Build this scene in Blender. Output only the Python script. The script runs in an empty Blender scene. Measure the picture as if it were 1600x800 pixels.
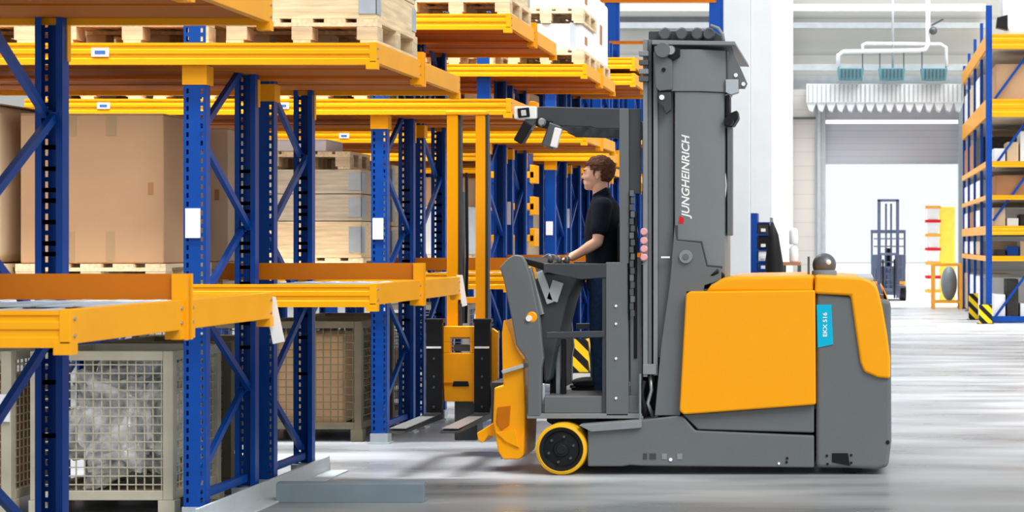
import bpy, bmesh, math, random
from mathutils import Vector, Matrix, Quaternion
random.seed(7)
PI = math.pi
SC = bpy.context.scene
COL = SC.collection
# ------------------------------------------------------------------ camera
F = 2813.0
VX, VY, H = 1338.0, 380.0, 1.6
cam_d = bpy.data.cameras.new('camera')
cam = bpy.data.objects.new('camera', cam_d); COL.objects.link(cam)
cam.location = (0, 0, H); cam.rotation_euler = (PI/2, 0, 0)
cam_d.sensor_width = 36; cam_d.lens = F/1600*36
cam_d.shift_x = (800-VX)/1600; cam_d.shift_y = -(400-VY)/1600
cam_d.clip_end = 400; cam_d.clip_start = .1
cam_d.dof.use_dof = True; cam_d.dof.focus_distance = 12.6; cam_d.dof.aperture_fstop = 5.6
SC.camera = cam
# ------------------------------------------------------------------ light
w = bpy.data.worlds.new('daylight'); SC.world = w; w.use_nodes = True
bg = w.node_tree.nodes['Background']
bg.inputs[0].default_value = (.93, .97, 1.0, 1); bg.inputs[1].default_value = 1.04
def sun(name, frm, strength, angle, col):
    d = bpy.data.lights.new(name, 'SUN'); d.energy = strength; d.angle = math.radians(angle); d.color = col
    o = bpy.data.objects.new(name, d); COL.objects.link(o)
    o.rotation_euler = Vector(frm).to_track_quat('Z', 'Y').to_euler()
    o.location = (6, 10, 12)
sun('skylight_sun', (.6, -.64, .92), 2.25, 30, (1, .98, .94))
ad = bpy.data.lights.new('far_floor_fill', 'AREA'); ad.shape = 'RECTANGLE'; ad.size = 26; ad.size_y = 20; ad.energy = 5200; ad.spread = math.radians(75)  # unseen area light added to brighten the floor near the gate
ao = bpy.data.objects.new('far_floor_fill', ad); COL.objects.link(ao); ao.location = (4, 41, 13)
def strip(x, y, z, sx, sy, e, sp=120):  # unseen fill lights added overhead to brighten aisles and floor
    d = bpy.data.lights.new('overhead_fill', 'AREA'); d.shape = 'RECTANGLE'; d.size = sx; d.size_y = sy; d.energy = e; d.spread = math.radians(sp)
    o = bpy.data.objects.new('overhead_fill', d); COL.objects.link(o); o.location = (x, y, z)
strip(-4.9, 13.35, 6.6, 4, .5, 230, 80); strip(-5.4, 9.35, 6.6, 4, .5, 170, 80); strip(-4.6, 17.35, 6.6, 5, .5, 260); strip(-5, 21.35, 6.8, 5, .5, 300)
strip(7, 20, 12, 9, 10, 950, 50)  # wide fill added over the open floor at right
SC.view_settings.view_transform = 'Standard'; SC.view_settings.look = 'None'
SC.view_settings.gamma = 1; SC.view_settings.exposure = 0.0
try: SC.view_settings.use_curve_mapping = False
except Exception: pass
# ------------------------------------------------------------------ helpers
def lin(c): return tuple(((x/255)/12.92 if x/255 <= .04045 else ((x/255+.055)/1.055)**2.4) for x in c)
def P(px, py, Y): return ((px-VX)*Y/F, H-(py-VY)*Y/F)
MATS = {}
def mat(name, rgb, rough=.5, metal=0., var=.06, scale=6., bump=0., emit=None, trans=0., coat=0., alpha=1.):
    m = bpy.data.materials.new(name); m.use_nodes = True; nt = m.node_tree
    b = nt.nodes['Principled BSDF']; L = nt.links
    tc = nt.nodes.new('ShaderNodeTexCoord'); nz = nt.nodes.new('ShaderNodeTexNoise')
    nz.inputs['Scale'].default_value = scale; nz.inputs['Detail'].default_value = 5
    L.new(tc.outputs['Object'], nz.inputs['Vector'])
    cr = nt.nodes.new('ShaderNodeValToRGB'); c = lin(rgb)
    cr.color_ramp.elements[0].position = .3; cr.color_ramp.elements[1].position = .7
    cr.color_ramp.elements[0].color = tuple(max(0, x*(1-var)) for x in c)+(1,)
    cr.color_ramp.elements[1].color = tuple(min(1, x*(1+var)) for x in c)+(1,)
    L.new(nz.outputs['Fac'], cr.inputs[0]); L.new(cr.outputs[0], b.inputs['Base Color'])
    b.inputs['Specular IOR Level'].default_value = .22 if metal == 0 else .5; b.inputs['Roughness'].default_value = rough; b.inputs['Metallic'].default_value = metal
    if coat: b.inputs['Coat Weight'].default_value = coat
    if trans: b.inputs['Transmission Weight'].default_value = trans
    if alpha < 1: b.inputs['Alpha'].default_value = alpha
    if bump:
        bp = nt.nodes.new('ShaderNodeBump'); bp.inputs['Strength'].default_value = bump
        bp.inputs['Distance'].default_value = .01
        L.new(nz.outputs['Fac'], bp.inputs['Height']); L.new(bp.outputs[0], b.inputs['Normal'])
    if emit:
        b.inputs['Emission Color'].default_value = lin(rgb)+(1,); b.inputs['Emission Strength'].default_value = emit
    MATS[name] = m; return m
def wood_mat(name, rgb, axis=0, scale=1.):
    m = mat(name, rgb, .75, var=.2, scale=3, bump=.2); nt = m.node_tree
    mp = nt.nodes.new('ShaderNodeMapping'); s = [14*scale]*3; s[axis] = 1.2
    mp.inputs['Scale'].default_value = s
    tc = [n for n in nt.nodes if n.type == 'TEX_COORD'][0]; nz = [n for n in nt.nodes if n.type == 'TEX_NOISE'][0]
    nt.links.new(tc.outputs['Object'], mp.inputs[0]); nt.links.new(mp.outputs[0], nz.inputs['Vector'])
    return m
mat('rack_yellow', (243, 165, 8), .38, var=.04, scale=3)
mat('rack_orange', (196, 108, 6), .45, var=.05, scale=3)
mat('rack_blue', (3, 64, 146), .38, var=.08)
mat('deck_underside', (176, 98, 24), .7, var=.12, scale=2)  # colour takes in the shade and bounce light under the trays
mat('galvanised', (176, 186, 192), .42, .35, var=.08, scale=12)
mat('deck_galv', (190, 204, 214), .5, .1, var=.05, scale=12)
mat('truck_yellow', (248, 164, 4), .33, var=.01, coat=.08)
mat('truck_grey', (104, 109, 111), .45, var=.02)
mat('cover_grey', (112, 118, 120), .3, var=.02)
MATS['cover_grey'].node_tree.nodes['Principled BSDF'].inputs['Specular IOR Level'].default_value = .5
mat('truck_grey_light', (134, 139, 142), .45, var=.03)
mat('truck_dark', (66, 70, 73), .5, var=.04)
mat('black', (22, 23, 25), .5, var=.1)
mat('fork_black', (24, 26, 28), .45, var=.1)
mat('rubber', (30, 31, 33), .7, var=.15, scale=20)
mat('tyre_yellow', (236, 178, 30), .5)
mat('steel', (165, 168, 170), .35, .7, var=.08)
mat('steel_dark', (90, 94, 98), .4, .5, var=.1)
mat('white', (240, 240, 238), .5, var=.01)
mat('paper', (236, 238, 240), .8, var=.02)
mat('cyan', (0, 178, 214), .5, var=.02)
mat('red', (214, 32, 44), .5)
mat('blue_ink', (60, 110, 180), .6)
mat('cardboard', (194, 155, 118), .85, var=.05, scale=2.5, bump=.05)
mat('cardboard_pale', (214, 190, 158), .85, var=.06, scale=2.5, bump=.05)
mat('cardboard_brown', (176, 126, 86), .85, var=.08, scale=3)
mat('tape', (176, 146, 110), .5)
wood_mat('wood_x', (222, 196, 156), 0); wood_mat('wood_y', (226, 202, 164), 1)
wood_mat('wood_grey_x', (186, 172, 150), 0); wood_mat('wood_end', (206, 184, 150), 0, .5)
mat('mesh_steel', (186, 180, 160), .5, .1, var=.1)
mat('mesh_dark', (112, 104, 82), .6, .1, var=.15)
mat('film', (222, 226, 232), .15, 0., var=.72, bump=.3, scale=11, coat=.6)  # noise contrast paints bright fold glints over dark goods behind the film
mat('tarp_tan', (196, 162, 122), .8, var=.12, scale=5)
mat('dark_goods', (58, 54, 52), .7, var=.3, scale=14)
mat('teal', (90, 140, 150), .5)
mat('skin', (246, 192, 164), .5, var=.04, scale=20)
mat('hair', (96, 58, 38), .65, var=.35, scale=50, bump=.5)
mat('shirt', (24, 29, 42), .85, var=.12, scale=30)
mat('jeans', (44, 66, 98), .85, var=.2, scale=40)
mat('shoe', (24, 26, 32), .6)
mat('concrete_white', (232, 234, 235), .8, var=.03, scale=2)
mat('concrete_shade', (226, 231, 232), .8, var=.03, scale=2)
mat('pipe_white', (235, 238, 240), .45)
mat('pipe_grey', (176, 182, 186), .45)
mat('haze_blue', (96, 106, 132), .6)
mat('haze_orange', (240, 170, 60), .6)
mat('light_yellow', (250, 226, 90), .6)
mat('bin_blue', (8, 66, 150), .5)
mat('slate', (122, 136, 146), .5, .2, var=.06)
mat('slate_light', (176, 184, 188), .55, .1, var=.06)
mat('lamp_lens', (210, 214, 218), .15, .3, coat=.6)
mat('pink', (232, 170, 170), .6)
mat('glazing', (250, 252, 255), .4, emit=.8)  # glow stands in for daylight coming through the door strip
mat('yard', (250, 250, 250), .6, var=.01)  # near-white base colour stands in for blown-out daylight outside
def hazard():
    m = mat('hazard', (245, 200, 30), .5); nt = m.node_tree; b = nt.nodes['Principled BSDF']
    tc = nt.nodes.new('ShaderNodeTexCoord'); wv = nt.nodes.new('ShaderNodeTexWave')
    wv.bands_direction = 'DIAGONAL'; wv.inputs['Scale'].default_value = 2.6
    cr = nt.nodes.new('ShaderNodeValToRGB'); cr.color_ramp.interpolation = 'CONSTANT'
    cr.color_ramp.elements[0].color = lin((30, 28, 26))+(1,)
    cr.color_ramp.elements[1].position = .5; cr.color_ramp.elements[1].color = lin((248, 205, 30))+(1,)
    nt.links.new(tc.outputs['Object'], wv.inputs[0]); nt.links.new(wv.outputs['Fac'], cr.inputs[0])
    nt.links.new(cr.outputs[0], b.inputs['Base Color'])
hazard()
def floor_mat():
    m = mat('floor_concrete', (170, 173, 174), .3, var=.05, scale=.6); nt = m.node_tree; L = nt.links
    b = nt.nodes['Principled BSDF']; b.inputs['Specular IOR Level'].default_value = .5
    tc = nt.nodes.new('ShaderNodeTexCoord')
    mp = nt.nodes.new('ShaderNodeMapping'); mp.inputs['Scale'].default_value = (.35, 1.3, 1)
    n2 = nt.nodes.new('ShaderNodeTexNoise'); n2.inputs['Scale'].default_value = 1.4; n2.inputs['Detail'].default_value = 8
    L.new(tc.outputs['Object'], mp.inputs[0]); L.new(mp.outputs[0], n2.inputs['Vector'])
    cr = nt.nodes.new('ShaderNodeValToRGB')
    cr.color_ramp.elements[0].position = .35; cr.color_ramp.elements[1].position = .68
    cr.color_ramp.elements[0].color = lin((128, 132, 135))+(1,); cr.color_ramp.elements[1].color = lin((174, 178, 183))+(1,)
    L.new(n2.outputs['Fac'], cr.inputs[0])
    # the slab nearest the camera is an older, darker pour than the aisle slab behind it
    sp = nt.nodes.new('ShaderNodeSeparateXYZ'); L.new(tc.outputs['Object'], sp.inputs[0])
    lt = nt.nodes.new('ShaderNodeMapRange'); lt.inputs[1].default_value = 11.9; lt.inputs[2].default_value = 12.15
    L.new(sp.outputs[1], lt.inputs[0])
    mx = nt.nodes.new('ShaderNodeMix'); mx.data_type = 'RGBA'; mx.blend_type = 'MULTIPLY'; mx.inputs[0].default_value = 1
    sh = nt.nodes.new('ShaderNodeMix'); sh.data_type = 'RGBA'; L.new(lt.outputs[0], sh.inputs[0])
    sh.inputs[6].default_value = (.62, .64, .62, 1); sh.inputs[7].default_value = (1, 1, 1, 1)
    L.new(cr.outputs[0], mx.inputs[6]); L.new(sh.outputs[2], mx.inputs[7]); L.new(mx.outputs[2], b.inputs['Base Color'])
    r = nt.nodes.new('ShaderNodeMapRange'); r.inputs[1].default_value = .3; r.inputs[2].default_value = .7
    r.inputs[3].default_value = .22; r.inputs[4].default_value = .5
    L.new(n2.outputs['Fac'], r.inputs[0]); L.new(r.outputs[0], b.inputs['Roughness'])
    return m
floor_mat()
def siding_mat(name, ca, cb, pitch):
    m = mat(name, ca, .6); nt = m.node_tree; L = nt.links; b = nt.nodes['Principled BSDF']
    tc = nt.nodes.new('ShaderNodeTexCoord'); sp = nt.nodes.new('ShaderNodeSeparateXYZ')
    L.new(tc.outputs['Object'], sp.inputs[0])
    a = nt.nodes.new('ShaderNodeMath'); a.operation = 'DIVIDE'; a.inputs[1].default_value = pitch
    f = nt.nodes.new('ShaderNodeMath'); f.operation = 'FRACT'
    L.new(sp.outputs[2], a.inputs[0]); L.new(a.outputs[0], f.inputs[0])
    cr = nt.nodes.new('ShaderNodeValToRGB')
    cr.color_ramp.elements[0].color = lin(cb)+(1,); cr.color_ramp.elements[1].position = .12
    cr.color_ramp.elements[1].color = lin(ca)+(1,)
    L.new(f.outputs[0], cr.inputs[0]); L.new(cr.outputs[0], b.inputs['Base Color'])
siding_mat('wall_panel', (176, 176, 171), (152, 152, 148), .9)
siding_mat('roller_slats', (186, 188, 196), (160, 162, 170), .16)
siding_mat('block_wall', (205, 200, 194), (188, 183, 178), .35)

class MB:
    def __init__(s): s.v = []; s.f = []
    def add(s, vs, fs):
        n = len(s.v); s.v += [tuple(v) for v in vs]; s.f += [tuple(i+n for i in f) for f in fs]; return s
    def box(s, x0, x1, y0, y1, z0, z1):
        return s.add([(x0,y0,z0),(x1,y0,z0),(x1,y1,z0),(x0,y1,z0),(x0,y0,z1),(x1,y0,z1),(x1,y1,z1),(x0,y1,z1)],
            [(0,3,2,1),(4,5,6,7),(0,1,5,4),(1,2,6,5),(2,3,7,6),(3,0,4,7)])
    def prism(s, pts, a, b, axis='y', pts2=None):
        """polygon pts in the other two axes, extruded from a to b along axis"""
        def mk(p, t): return (p[0], t, p[1]) if axis == 'y' else ((t, p[0], p[1]) if axis == 'x' else (p[0], p[1], t))
        n = len(pts); q = pts2 or pts
        vs = [mk(p, a) for p in pts]+[mk(p, b) for p in q]
        fs = [tuple(range(n)), tuple(range(2*n-1, n-1, -1))]+[(i, (i+1) % n+n if 0 else i+n, (i+1) % n+n, (i+1) % n) for i in range(n)]
        return s.add(vs, fs)
    def px(s, pts, Yr, a, b): return s.prism([P(x, y, Yr) for x, y in pts], a, b, 'y')
    def bar(s, p0, p1, w, h, up=(0,0,1)):
        p0 = Vector(p0); p1 = Vector(p1); d = (p1-p0).normalized(); u = Vector(up)
        r = d.cross(u)
        if r.length < 1e-4: r = d.cross(Vector((1,0,0)))
        r.normalize(); u = r.cross(d).normalized(); vs = []
        for p in (p0, p1):
            for a, b in ((-1,-1),(1,-1),(1,1),(-1,1)): vs.append(p+r*a*w/2+u*b*h/2)
        return s.add(vs, [(0,3,2,1),(4,5,6,7),(0,1,5,4),(1,2,6,5),(2,3,7,6),(3,0,4,7)])
    def tube(s, pts, r, n=10, r2=None):
        pts = [Vector(p) for p in pts]; rings = []; m = len(pts); ref = None
        for i, p in enumerate(pts):
            d = (pts[min(i+1, m-1)]-pts[max(i-1, 0)]).normalized()
            if ref is None:
                ref = d.cross(Vector((0,0,1)))
                if ref.length < .05: ref = d.cross(Vector((1,0,0)))
            ref = (ref-d*ref.dot(d)).normalized(); b = d.cross(ref)
            rr = r if r2 is None else r+(r2-r)*i/(m-1)
            if isinstance(r, (list, tuple)): rr = r[i]
            rings.append([p+(ref*math.cos(2*PI*k/n)+b*math.sin(2*PI*k/n))*rr for k in range(n)])
        vs = [v for g in rings for v in g]; fs = []
        for i in range(m-1):
            for k in range(n): fs.append((i*n+k, i*n+(k+1) % n, (i+1)*n+(k+1) % n, (i+1)*n+k))
        fs.append(tuple(range(n-1, -1, -1))); fs.append(tuple((m-1)*n+k for k in range(n)))
        return s.add(vs, fs)
    def lathe(s, prof, c, axis='y', n=40):
        """prof [(r, t)], closed ends"""
        vs = []; fs = []; m = len(prof)
        for r, t in prof:
            for k in range(n):
                a = 2*PI*k/n; x = r*math.cos(a); y = r*math.sin(a)
                vs.append((c[0]+x, c[1]+t, c[2]+y) if axis == 'y' else ((c[0]+x, c[1]+y, c[2]+t) if axis == 'z' else (c[0]+t, c[1]+x, c[2]+y)))
        for i in range(m-1):
            for k in range(n): fs.append((i*n+k, i*n+(k+1) % n, (i+1)*n+(k+1) % n, (i+1)*n+k))
        fs.append(tuple(range(n))); fs.append(tuple((m-1)*n+k for k in range(n-1, -1, -1)))
        return s.add(vs, fs)
    def ring(s, prof, c, axis='y', n=48):
        vs = []; fs = []; m = len(prof)
        for q, t in prof:
            for k in range(n):
                a = 2*PI*k/n; vs.append((c[0]+q*math.cos(a), c[1]+t, c[2]+q*math.sin(a)))
        for i in range(m):
            for k in range(n): fs.append((i*n+k, i*n+(k+1) % n, ((i+1) % m)*n+(k+1) % n, ((i+1) % m)*n+k))
        return s.add(vs, fs)
    def ell(s, c, r, n=20, m=12, fn=None):
        vs = []; fs = []
        for i in range(m+1):
            t = PI*i/m
            for k in range(n):
                a = 2*PI*k/n; v = Vector((math.sin(t)*math.cos(a), math.sin(t)*math.sin(a), math.cos(t)))
                if fn: v = fn(v)
                vs.append((c[0]+v.x*r[0], c[1]+v.y*r[1], c[2]+v.z*r[2]))
        for i in range(m):
            for k in range(n): fs.append((i*n+k, i*n+(k+1) % n, (i+1)*n+(k+1) % n, (i+1)*n+k))
        return s.add(vs, fs)
    def build(s, name, m, parent=None, bevel=0, smooth=False, seg=2, solid=0, remesh=0):
        off = Vector((0,0,0)); p = parent
        while p is not None: off += p.location; p = p.parent
        me = bpy.data.meshes.new(name); me.from_pydata([tuple(Vector(v)-off) for v in s.v], [], s.f)
        bm = bmesh.new(); bm.from_mesh(me)
        bmesh.ops.remove_doubles(bm, verts=bm.verts, dist=1e-6)
        bmesh.ops.recalc_face_normals(bm, faces=bm.faces); bm.to_mesh(me); bm.free()
        o = bpy.data.objects.new(name, me); COL.objects.link(o); o.parent = parent
        me.materials.append(MATS[m] if isinstance(m, str) else m)
        if smooth or bevel:
            for q in me.polygons: q.use_smooth = True
        if solid:
            md = o.modifiers.new('solid', 'SOLIDIFY'); md.thickness = solid; md.offset = 0
        if remesh:
            md = o.modifiers.new('remesh', 'REMESH'); md.mode = 'VOXEL'; md.voxel_size = remesh; md.use_smooth_shade = True
            sm = o.modifiers.new('smooth', 'SMOOTH'); sm.factor = .5; sm.iterations = 3
        if bevel:
            md = o.modifiers.new('bevel', 'BEVEL'); md.width = bevel; md.segments = seg; md.limit_method = 'ANGLE'; md.angle_limit = math.radians(35)
            md.harden_normals = True
        return o
def tag(o, label, cat, group=None, kind=None):
    if label: o['label'] = label
    if cat: o['category'] = cat
    if group: o['group'] = group
    if kind: o['kind'] = kind
    return o
def thing(name, loc, label, cat, group=None):
    o = bpy.data.objects.new(name, None); o.location = loc; COL.objects.link(o); o.empty_display_size = .1
    return tag(o, label, cat, group)
def struct(o, label=None):
    o['kind'] = 'structure'
    if label: o['label'] = label
    return o
def copy_tree(o, parent=None):
    c = o.copy(); COL.objects.link(c); c.parent = parent
    for ch in KIDS.get(o.name, None) or o.children: copy_tree(ch, c)
    return c
KIDS = {}
def dup(o, loc, label, group=None):
    c = copy_tree(o); c.location = loc; c['label'] = label
    if group: c['group'] = group
    return c
def text(body, name, m, parent, Xc, Yp, Zc, length, capsh, vertical=True, shear=.0):
    """lettering as a part: length along its reading direction"""
    cu = bpy.data.curves.new(name, 'FONT'); cu.body = body; cu.align_x = 'CENTER'; cu.align_y = 'CENTER'
    cu.size = 1; cu.shear = shear; cu.extrude = .01; cu.offset = .02
    tmp = bpy.data.objects.new('tmp', cu); COL.objects.link(tmp); bpy.context.view_layer.update()
    dg = bpy.context.evaluated_depsgraph_get(); me = bpy.data.meshes.new_from_object(tmp.evaluated_get(dg))
    bpy.data.objects.remove(tmp)
    xs = [v.co.x for v in me.vertices]; ys = [v.co.y for v in me.vertices]
    x0, x1, y0, y1 = min(xs), max(xs), min(ys), max(ys); off = Vector((0,0,0)); p = parent
    while p is not None: off += p.location; p = p.parent
    for v in me.vertices:
        u = ((v.co.x-x0)/(x1-x0)-.5)*length; t = ((v.co.y-y0)/(y1-y0)-.5)*capsh
        c = Vector((Xc-t, Yp, Zc+u)) if vertical else Vector((Xc+u, Yp, Zc+t))
        c.y += -v.co.z*.1; v.co = c-off
    o = bpy.data.objects.new(name, me); COL.objects.link(o); o.parent = parent
    me.materials.clear(); me.materials.append(MATS[m]); return o
# ------------------------------------------------------------------ the setting
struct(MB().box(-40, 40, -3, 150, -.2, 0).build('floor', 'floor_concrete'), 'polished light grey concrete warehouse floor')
WY = 45.0
dx0, dx1 = (1289-VX)*WY/F, (1499-VX)*WY/F
dz = H+(VY-165)*WY/F
struct(MB().box(-30, dx0, WY, WY+.3, 0, 14).build('wall_back', 'wall_panel'), 'pale panelled back wall left of the gate')
struct(MB().box(dx1, 25, WY, WY+.3, 0, 14).build('wall_back', 'wall_panel'), 'pale panelled back wall right of the gate')
struct(MB().box(dx0, dx1, WY, WY+.3, dz, 14).build('wall_back', 'wall_panel'), 'pale panelled back wall above the gate')
d = MB(); x, z = P(1238, 140, WY-.2); x2, _ = P(1274, 140, WY-.2)
struct(d.box(x, x2, WY-.25, WY, 0, z).build('trim_1', 'block_wall'), 'grey block pier left of the gate')
d = MB(); x0, z0 = P(1274, 165, WY-.1); x1, _ = P(1290, 165, WY-.1); xr, _ = P(1497, 165, WY-.1); xs, _ = P(1512, 165, WY-.1)
d.box(x0, x1, WY-.3, WY, 0, z0).box(x0+.05, x1-.12, WY-.38, WY-.3, 0, z0)
struct(d.build('trim_2', 'slate_light', bevel=.01), 'left steel door jamb')
struct(MB().box(xr, xs, WY-.3, WY, 0, z0).build('trim_3', 'slate_light', bevel=.01), 'right steel door jamb')
door = bpy.data.objects.new('door_1', None); COL.objects.link(door); door.location = (0, WY, 3.6); struct(door, 'half raised grey roller door')
_, zt = P(0, 165, WY); _, za = P(0, 188, WY); _, zb = P(0, 194, WY); _, zc = P(0, 253, WY)
MB().box(x1, xr, WY-.12, WY-.06, za, zt).build('door_header', 'roller_slats', door)
MB().box(x1, xr, WY-.12, WY-.06, zb, za).build('window_strip', 'glazing', door)
MB().box(x1, xr, WY-.12, WY-.06, zc, zb).build('door_curtain', 'roller_slats', door)
MB().box(x1, xr, WY-.14, WY-.04, zc-.06, zc).build('bottom_rail', 'slate_light', door)
struct(MB().box(-25, 25, WY+.35, 140, 0, .012).build('floor_yard', 'yard'), 'concrete yard outside the gate, coloured white for its daylight glare')
for i, (x, y, z, l) in enumerate(((-4.9, 13.35, 6.6, 4), (-5.4, 9.35, 6.6, 4), (-4.6, 17.35, 6.6, 5), (-5, 21.35, 6.8, 5))):  # unseen housings added to go with the overhead fill lights
    struct(MB().prism([(y-.3, z+.02), (y+.3, z+.02), (y+.2, z+.14), (y-.2, z+.14)], x-l/2-.05, x+l/2+.05, 'x').build('trim_%d' % (20+i), 'white', bevel=.01), 'unseen housing added over an aisle fill light')
# columns
CY = 30.0
def colbox(a, b, Y, dpt, m, nm, lab, z1=14):
    x0, _ = P(a, 0, Y); x1, _ = P(b, 0, Y); return struct(MB().box(x0, x1, Y, Y+dpt, 0, z1).build(nm, m, bevel=.02), lab)
colbox(1172, 1207, CY, .5, 'concrete_white', 'trim_4', 'white concrete column behind the truck')
colbox(1130, 1172, CY-.02, .5, 'concrete_shade', 'trim_5', 'light grey steel column casing beside the white column')
colbox(1207, 1238, WY-1.0, .6, 'concrete_white', 'trim_6', 'pale column at the back wall')
# wall rails and pipes
def rail(y0, y1, Y, a, b, m, nm, lab, dpt=.15):
    x0, z1 = P(a, y0, Y); x1, z0 = P(b, y1, Y)
    return struct(MB().box(x0, x1, Y, Y+dpt, z0, z1).build(nm, m), lab)
Wp = WY-.4
rail(35, 44, Wp, 960, 1540, 'pipe_grey', 'trim_7', 'upper grey wall rail')
rail(6, 17, Wp+.1, 960, 1540, 'pipe_white', 'trim_8', 'white pipe near the top of the back wall')
rail(100, 110, Wp, 1207, 1520, 'pipe_grey', 'trim_9', 'grey wall rail above the heaters')
rail(118, 140, Wp+.35, 1238, 1520, 'slate_light', 'trim_10', 'pale blue grey wall band behind the heaters', .03)
rail(26, 34, Wp+.2, 960, 1110, 'steel_dark', 'trim_11', 'dark wall rail behind the mast', .05)
rail(183, 186, Wp+.1, 1238, 1275, 'steel_dark', 'trim_12', 'thin dark conduit left of the gate', .05)
# pleated air curtain above the gate
s = MB(); x0, z1 = P(1260, 131, WY-.9); x1, z0 = P(1506, 160, WY-.9)
s.box(x0, x1, WY-.9, WY-.35, z0, z1); n = 16
for i in range(n):
    a = x0+(x1-x0)*i/n; b = x0+(x1-x0)*(i+1)/n
    s.prism([(a, z0), (b, z0), ((a+b)/2+.03, z0-.22), (a+.06, z0-.18)], WY-.86, WY-.4, 'y')
c = thing('air_curtain', (0, WY-.6, z0), 'pale ribbed air curtain box with scalloped lower edge over the gate', 'air curtain')
s.build('housing', 'concrete_shade', c)
r = MB()
for i in range(36):
    a = x0+(x1-x0)*(i+.5)/36; r.box(a-.015, a+.015, WY-.92, WY-.9, z0+.02, z1-.02)
r.build('ribs', 'slate_light', c)
# heaters
hl = ['teal gas heater above the gate, leftmost of the three', 'teal gas heater above the gate, middle of the three', 'teal gas heater above the gate, rightmost of the three']
hp = None
for i, (a, b) in enumerate(((1308, 1350), (1372, 1415), (1438, 1481))):
    x0, z1 = P(a, 107, WY-1.1); x1, z0 = P(b, 125, WY-1.1)
    if hp is None:
        hp = thing('gas_heater', ((x0+x1)/2, WY-1.1, z0), hl[0], 'heater', 'heaters above the gate'); hx = (x0+x1)/2
        MB().prism([(x0+.04, z0), (x1-.04, z0), (x1, z1), (x0, z1)], WY-1.2, WY-.8, 'y').build('heater_body', 'teal', hp, bevel=.01)
        g = MB()
        for k in range(6): g.box(x0+.1+k*.09, x0+.13+k*.09, WY-1.23, WY-1.2, z0+.04, z1-.03)
        g.build('grille', 'steel_dark', hp)
        MB().box(x0+.02, x0+.05, WY-1.02, WY-.98, z1, z1+.42).build('hanger', 'steel_dark', hp)
        MB().box(x1-.05, x1-.02, WY-1.02, WY-.98, z1, z1+.42).build('hanger', 'steel_dark', hp)
    else: dup(hp, ((x0+x1)/2, WY-1.1, z0), hl[i])
def W3(px, py, Y): x, z = P(px, py, Y); return (x, Y, z)
Yp = WY-1.0
g = thing('gas_pipe', W3(1450, 60, Yp), 'white gas pipe dropping from the roof and branching to the heaters', 'pipe')
MB().tube([W3(1450, -60, Yp), W3(1450, 70, Yp), W3(1446, 77, Yp), W3(1436, 79, Yp), W3(1318, 81, Yp), W3(1310, 86, Yp), W3(1310, 105, Yp)], .055).build('main_pipe', 'pipe_white', g, smooth=True)
MB().tube([W3(1348, 81, Yp), W3(1348, 70, Yp), W3(1354, 68, Yp), W3(1470, 69, Yp), W3(1478, 74, Yp), W3(1479, 104, Yp)], .04).build('branch_pipe', 'pipe_white', g, smooth=True)
MB().tube([W3(1395, -40, Yp), W3(1395, 106, Yp)], .03).build('drop_pipe', 'pipe_grey', g, smooth=True)
v = MB(); v.ell(W3(1458, 48, Yp-.1), (.1, .08, .1)); v.bar(W3(1455, 40, Yp-.15), W3(1474, 30, Yp-.15), .04, .04)
v.build('valve', 'steel_dark', g)
u = thing('unit_heater', W3(1578, 20, 38), 'grey ceiling duct box with dark outlet above the right rack', 'duct')
x0, z1 = P(1566, -40, 38); x1, z0 = P(1640, 50, 38)
MB().prism([(x0+.15, z0), (x1, z0), (x1, z1), (x0, z1), (x0, z0+.3)], 38, 39, 'y').build('duct_box', 'concrete_shade', u, bevel=.03)
MB().prism([P(1558, 28, 38), P(1574, 24, 38), P(1574, 48, 38), P(1556, 44, 38)], 37.9, 38.1, 'y').build('outlet', 'black', u)
# ------------------------------------------------------------------ racks
XU, XT = -3.80, -2.74
XUS = {0: -3.75}
POST = {}
def post_data(h, front, holes):
    k = (round(h, 2), front, holes)
    if k in POST: return POST[k]
    b = bmesh.new(); xs = [-.0625, -.048, -.034, .034, .048, .0625]
    yw, yl = (0, .07) if front else (.1, .03)
    def quad(a, b_, c, d): b.faces.new([b.verts.new(p) for p in (a, b_, c, d)])
    if holes:
        z = 0
        while z < h-.02:
            z1 = min(z+.028, h); z2 = min(z+.05, h)
            for i in range(5):
                if i not in (1, 3): quad((xs[i],yw,z),(xs[i+1],yw,z),(xs[i+1],yw,z1),(xs[i],yw,z1))
            if z2 > z1: quad((xs[0],yw,z1),(xs[5],yw,z1),(xs[5],yw,z2),(xs[0],yw,z2))
            z = z2
    else: quad((xs[0],yw,0),(xs[5],yw,0),(xs[5],yw,h),(xs[0],yw,h))
    for sx in (-1, 1):
        X = .0625*sx; X2 = .034*sx
        quad((X,yw,0),(X,yl,0),(X,yl,h),(X,yw,h)); quad((X,yl,0),(X2,yl,0),(X2,yl,h),(X,yl,h))
    bmesh.ops.remove_doubles(b, verts=b.verts, dist=1e-5); bmesh.ops.recalc_face_normals(b, faces=b.faces)
    me = bpy.data.meshes.new('upright'); b.to_mesh(me); b.free(); me.materials.append(MATS['rack_blue']); POST[k] = me; return me
def add_post(root, x, y, h, front, holes):
    o = bpy.data.objects.new('upright', post_data(h, front, holes)); COL.objects.link(o); o.parent = root
    o.location = Vector((x, y, .06))-root.location
    m = o.modifiers.new('solid', 'SOLIDIFY'); m.thickness = .004; m.offset = 0
    MB().box(x-.085, x+.085, y-.03, y+.13, 0, .012).box(x-.07, x+.07, y-.01, y+.11, .012, .085).build('base_plate', 'galvanised', root)
    return o
OFFS = (.06, .88, 1.27, 2.05)
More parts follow.
